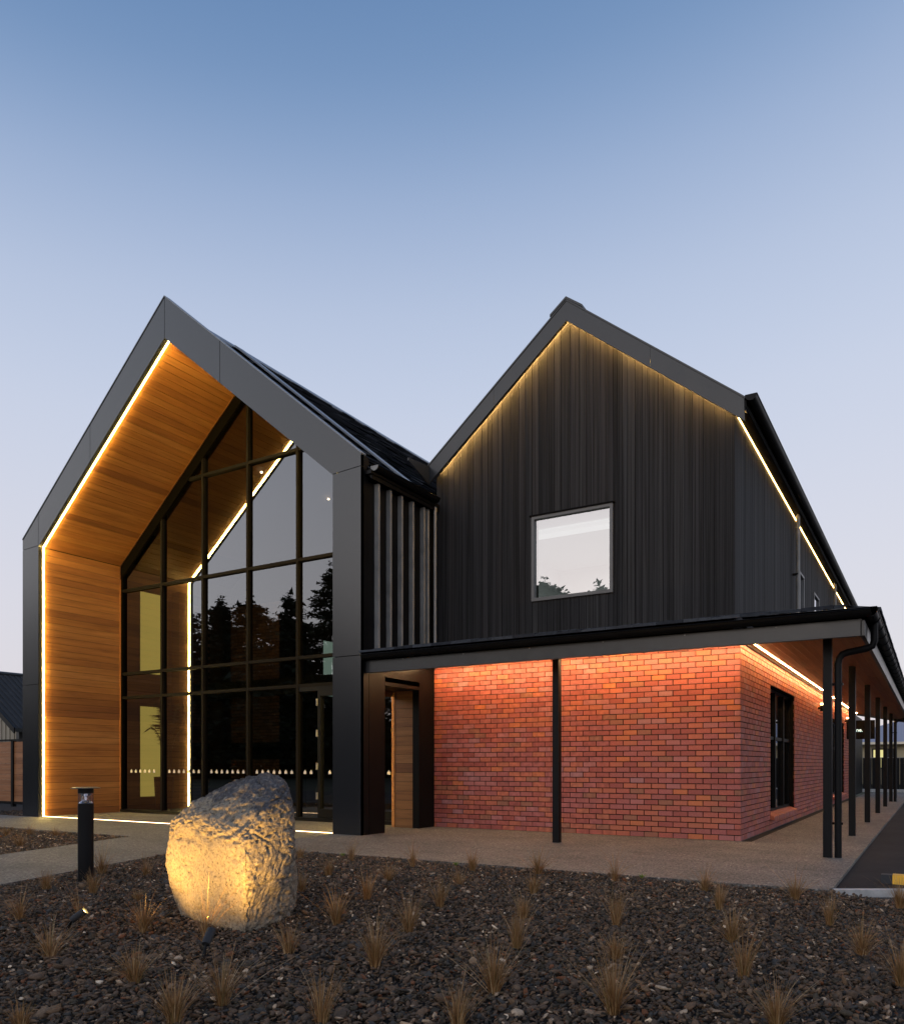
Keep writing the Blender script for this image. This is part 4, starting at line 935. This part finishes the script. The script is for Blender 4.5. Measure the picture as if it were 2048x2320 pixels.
# ridge along v (front to back), gable faces the viewer; eave toward the right
gx, gz_, gv, ks = -29.36, 4.66, 3.0, .654      # ridge position, height, gable plane, roof slope
def nz(x): return gz_ - ks*abs(x-gx)
MB().prism([(-32.4,gv+.35,0),(-26.3,gv+.35,0),(-26.3,gv+.35,nz(-26.3)-.1),(gx,gv+.35,gz_-.1),(-32.4,gv+.35,nz(-32.4)-.1)], (0,.1,0)).build('gable_wall', mat('pale_boards',(.36,.32,.25),.8), nh)
for k in range(22): box('board_batten', (-32.3+k*.28,gv+.32,0),(-32.26+k*.28,gv+.35,min(nz(-32.3+k*.28),nz(-32.26+k*.28))-.1), MATS['pale_boards'], nh)
box('side_wall', (-26.4,gv+.45,0),(-26.3,gv+14,nz(-26.3)-.12), M_black, nh)
rf = MB()
for k in range(70):
    v0 = gv+k*.19; hx = -25.96
    for sg3 in (1,-1):
        e = gx+sg3*3.4
        rf.prism([(gx,v0,gz_),(e,v0,nz(e)),(e,v0,nz(e)-.03),(gx,v0,gz_-.03)], (0,.12,0)); rf.prism([(gx,v0+.12,gz_+.03),(e,v0+.12,nz(e)+.03),(e,v0+.12,nz(e)-.03),(gx,v0+.12,gz_-.03)], (0,.07,0))
rf.build('roof', M_corr, nh)
for sg3 in (1,-1):
    e = gx+sg3*3.43
    MB().prism([(gx,gv-.04,gz_+.04),(e,gv-.04,nz(e)+.04),(e,gv-.04,nz(e)-.17),(gx,gv-.04,gz_-.17)], (0,.04,0)).build('barge_board', M_black, nh)
MB().tube([(gx,gv-.02,gz_+.03),(gx,gv+13.4,gz_+.03)], .08, 8).build('ridge_cap', M_dark, nh)
box('gutter', (-25.98,gv,nz(-25.96)-.13),(-25.86,gv+13.4,nz(-25.96)-.01), M_dark, nh)
box('corner_post', (-26.42,gv+.28,0),(-26.24,gv+.44,2.5), M_dark, nh)
# ------------------------------------------------------------------ far right: black fence, house, hill
bfence = thing('black_fence', 'tall black board fence across the far end of the canopy walk', 'fence', (2,27,0))
for k in range(60): box('paling', (-.6+k*.20,27,-.05),(-.6+k*.20+.185,27.03,1.47), M_post, bfence)
box('capping', (-.6,26.98,1.47),(11.4,27.05,1.50), M_fin, bfence)
fk = MB().box((-.5,25.2,-.09),(12,25.5,.04)).build('far_kerb', M_kerb); struct(fk)
fh = thing('far_house', 'low house with a pale tiled hip roof and lit window beyond the black fence', 'house', (4,36,0))
box('wall', (-3,36,0),(14,44,2.45), mat('cream_wall',(.40,.34,.22),.8), fh)
MB().add([(-3.6,35.4,2.45),(14.6,35.4,2.45),(11,40,3.9),(.6,40,3.9),(14.6,44.6,2.45),(-3.6,44.6,2.45)],[(0,1,2,3),(4,5,3,2),(1,4,2),(5,0,3)]).build('roof', mat('pale_lilac_tiles',(.27,.27,.33),.6), fh)
box('fascia', (-3.6,35.38,2.33),(14.6,35.42,2.47), mat('cream_fascia',(.75,.66,.5),.7), fh)
for x0 in (-.6,1.4):
    w_ = box('window', (x0,35.95,.9),(x0+1.3,35.99,2.1), M_rubber, fh)
    box('pane', (x0+.08,35.93,.98),(x0+.62,35.95,2.02), mat('lit_far_window',(.5,.5,.3),.6,emit=(.8,.7,.25),estr=.8), w_)
    box('glow_panel', (x0+.68,35.93,1.3),(x0+1.22,35.95,1.5), mat('orange_blind',(.8,.25,.05),.6,emit=(1,.4,.1),estr=.5), w_)
hl = MB(); pr_ = []
for k in range(41):
    x = -300+k*22; pr_.append((x, 700, 26+14*math.sin(k*.5)+9*math.sin(k*1.3+1)))
nn = len(pr_)
hl.add(pr_+[(x,560,-1) for x,_,_ in pr_]+[(x,900,-1) for x,_,_ in pr_], [(i,i+1,nn+i+1,nn+i) for i in range(nn-1)]+[(i+1,i,2*nn+i,2*nn+i+1) for i in range(nn-1)])
struct(hl.build('hills', mat('hill_painted_haze',(.20,.27,.36),.9)))  # bluish distance haze is put into the hill colour
# ------------------------------------------------------------------ trees across the road behind the viewer (seen mirrored in the glass)
def tree_mesh(seed, h, conical):
    rg = np.random.default_rng(seed); C_ = []
    nbr = 190
    fb = rg.uniform(.10,.985,nbr); az = rg.uniform(0,2*math.pi,nbr)
    Lb = h*(.30 if conical else .34)*(1-fb)**(.85 if conical else .62)*rg.uniform(.35,1.25,nbr)+.12
    for k in range(nbr):
        n_ = int(30+Lb[k]*34); t = rg.uniform(.1,1,n_)**.7
        sp = .10+.16*Lb[k]*(1-t*.5)
        C_.append(np.stack([np.cos(az[k])*Lb[k]*t, np.sin(az[k])*Lb[k]*t, fb[k]*h + Lb[k]*(.22*t-.30*t*t)], 1) + rg.normal(0,1,(n_,3))*sp[:,None]*np.array([1,1,.45]))
    tp = np.stack([rg.normal(0,.06,60), rg.normal(0,.06,60), h*rg.uniform(.93,1.04,60)],1); C_.append(tp)
    c = np.concatenate(C_); m_ = len(c)
    T = (c[:,None,:] + rg.normal(0,1,(m_,3,3))*rg.uniform(.05,.15,(m_,1,1))*np.array([1,1,.6])).reshape(-1,3)
    me = bpy.data.meshes.new('crown'); me.vertices.add(len(T)); me.vertices.foreach_set('co', T.astype(np.float32).ravel())
    me.loops.add(len(T)); me.loops.foreach_set('vertex_index', np.arange(len(T),dtype=np.int32)); me.polygons.add(m_); me.polygons.foreach_set('loop_start', np.arange(0,len(T),3,dtype=np.int32))
    me.update(calc_edges=True); me.materials.append(M_leaf); return me
crowns = [tree_mesh(1,10,True), tree_mesh(2,9,False), tree_mesh(3,12,True)]
tk = MB().tube([(0,0,-.1),(.05,0,3),(0,.05,9)], [.26,.18,.05], 8).build('trunk', M_bark); tkm = tk.data; bpy.data.objects.remove(tk)
TREES = [(-62,-29,0,1.55,''),(-59,-33,1,1.75,''),(-57,-36,2,1.38,''),(-55,-38,1,1.85,''),(-53,-41,0,1.75,''),(-50.5,-43.5,2,1.72,''),(-48,-47,1,1.7,''),(-66,-27,1,1.7,''),(-70,-22,2,1.3,''),
 (-56,-44,1,1.8,''),(-61,-39,0,1.7,''),(-43,-50,0,1.35,''),(-38,-52,1,1.35,''),(-31.5,-53,1,2.12,''),(-26.5,-55,0,1.85,''),(-20,-57,1,1.95,''),(-35,-52,0,1.8,''),(-10,-58,0,1.4,''),(2,-58,1,1.5,'')]
for i, (x,y,k,s,_) in enumerate(TREES):
    t_ = thing('conifer_tree', 'dark conifer standing across the road, seen only mirrored in the glass wall', 'tree', (x,y,0), 'mirrored conifers')
    for nm, me in (('crown', crowns[k]),('trunk', tkm)):
        o = bpy.data.objects.new(nm, me); COL.objects.link(o); o.parent = t_
    t_.scale = (s*random.uniform(1.0,1.4),)*2+(s,); t_.rotation_euler = (0,0,i*1.7)

ug = np.random.default_rng(5); m_ = 45000; tt = ug.uniform(0,1,m_)
px = -82+tt*96; py = -8 - 52*np.clip(tt*2.0,0,1)**.8 + ug.uniform(-3,3,m_); pz = ug.uniform(0,1,m_)**1.2*(4.2+1.6*np.sin(tt*60)+np.sin(tt*23))
T = (np.stack([px,py,pz],1)[:,None,:] + ug.normal(0,.30,(m_,3,3))).reshape(-1,3)
me = bpy.data.meshes.new('undergrowth'); me.vertices.add(len(T)); me.vertices.foreach_set('co', T.astype(np.float32).ravel())
me.loops.add(len(T)); me.loops.foreach_set('vertex_index', np.arange(len(T),dtype=np.int32)); me.polygons.add(m_); me.polygons.foreach_set('loop_start', np.arange(0,len(T),3,dtype=np.int32))
me.update(calc_edges=True); me.materials.append(M_leaf)
o = bpy.data.objects.new('undergrowth', me); COL.objects.link(o); o['kind'] = 'stuff'; o['label'] = 'dark mass of undergrowth beneath the conifers, mirrored in the glass'; o['category'] = 'undergrowth'
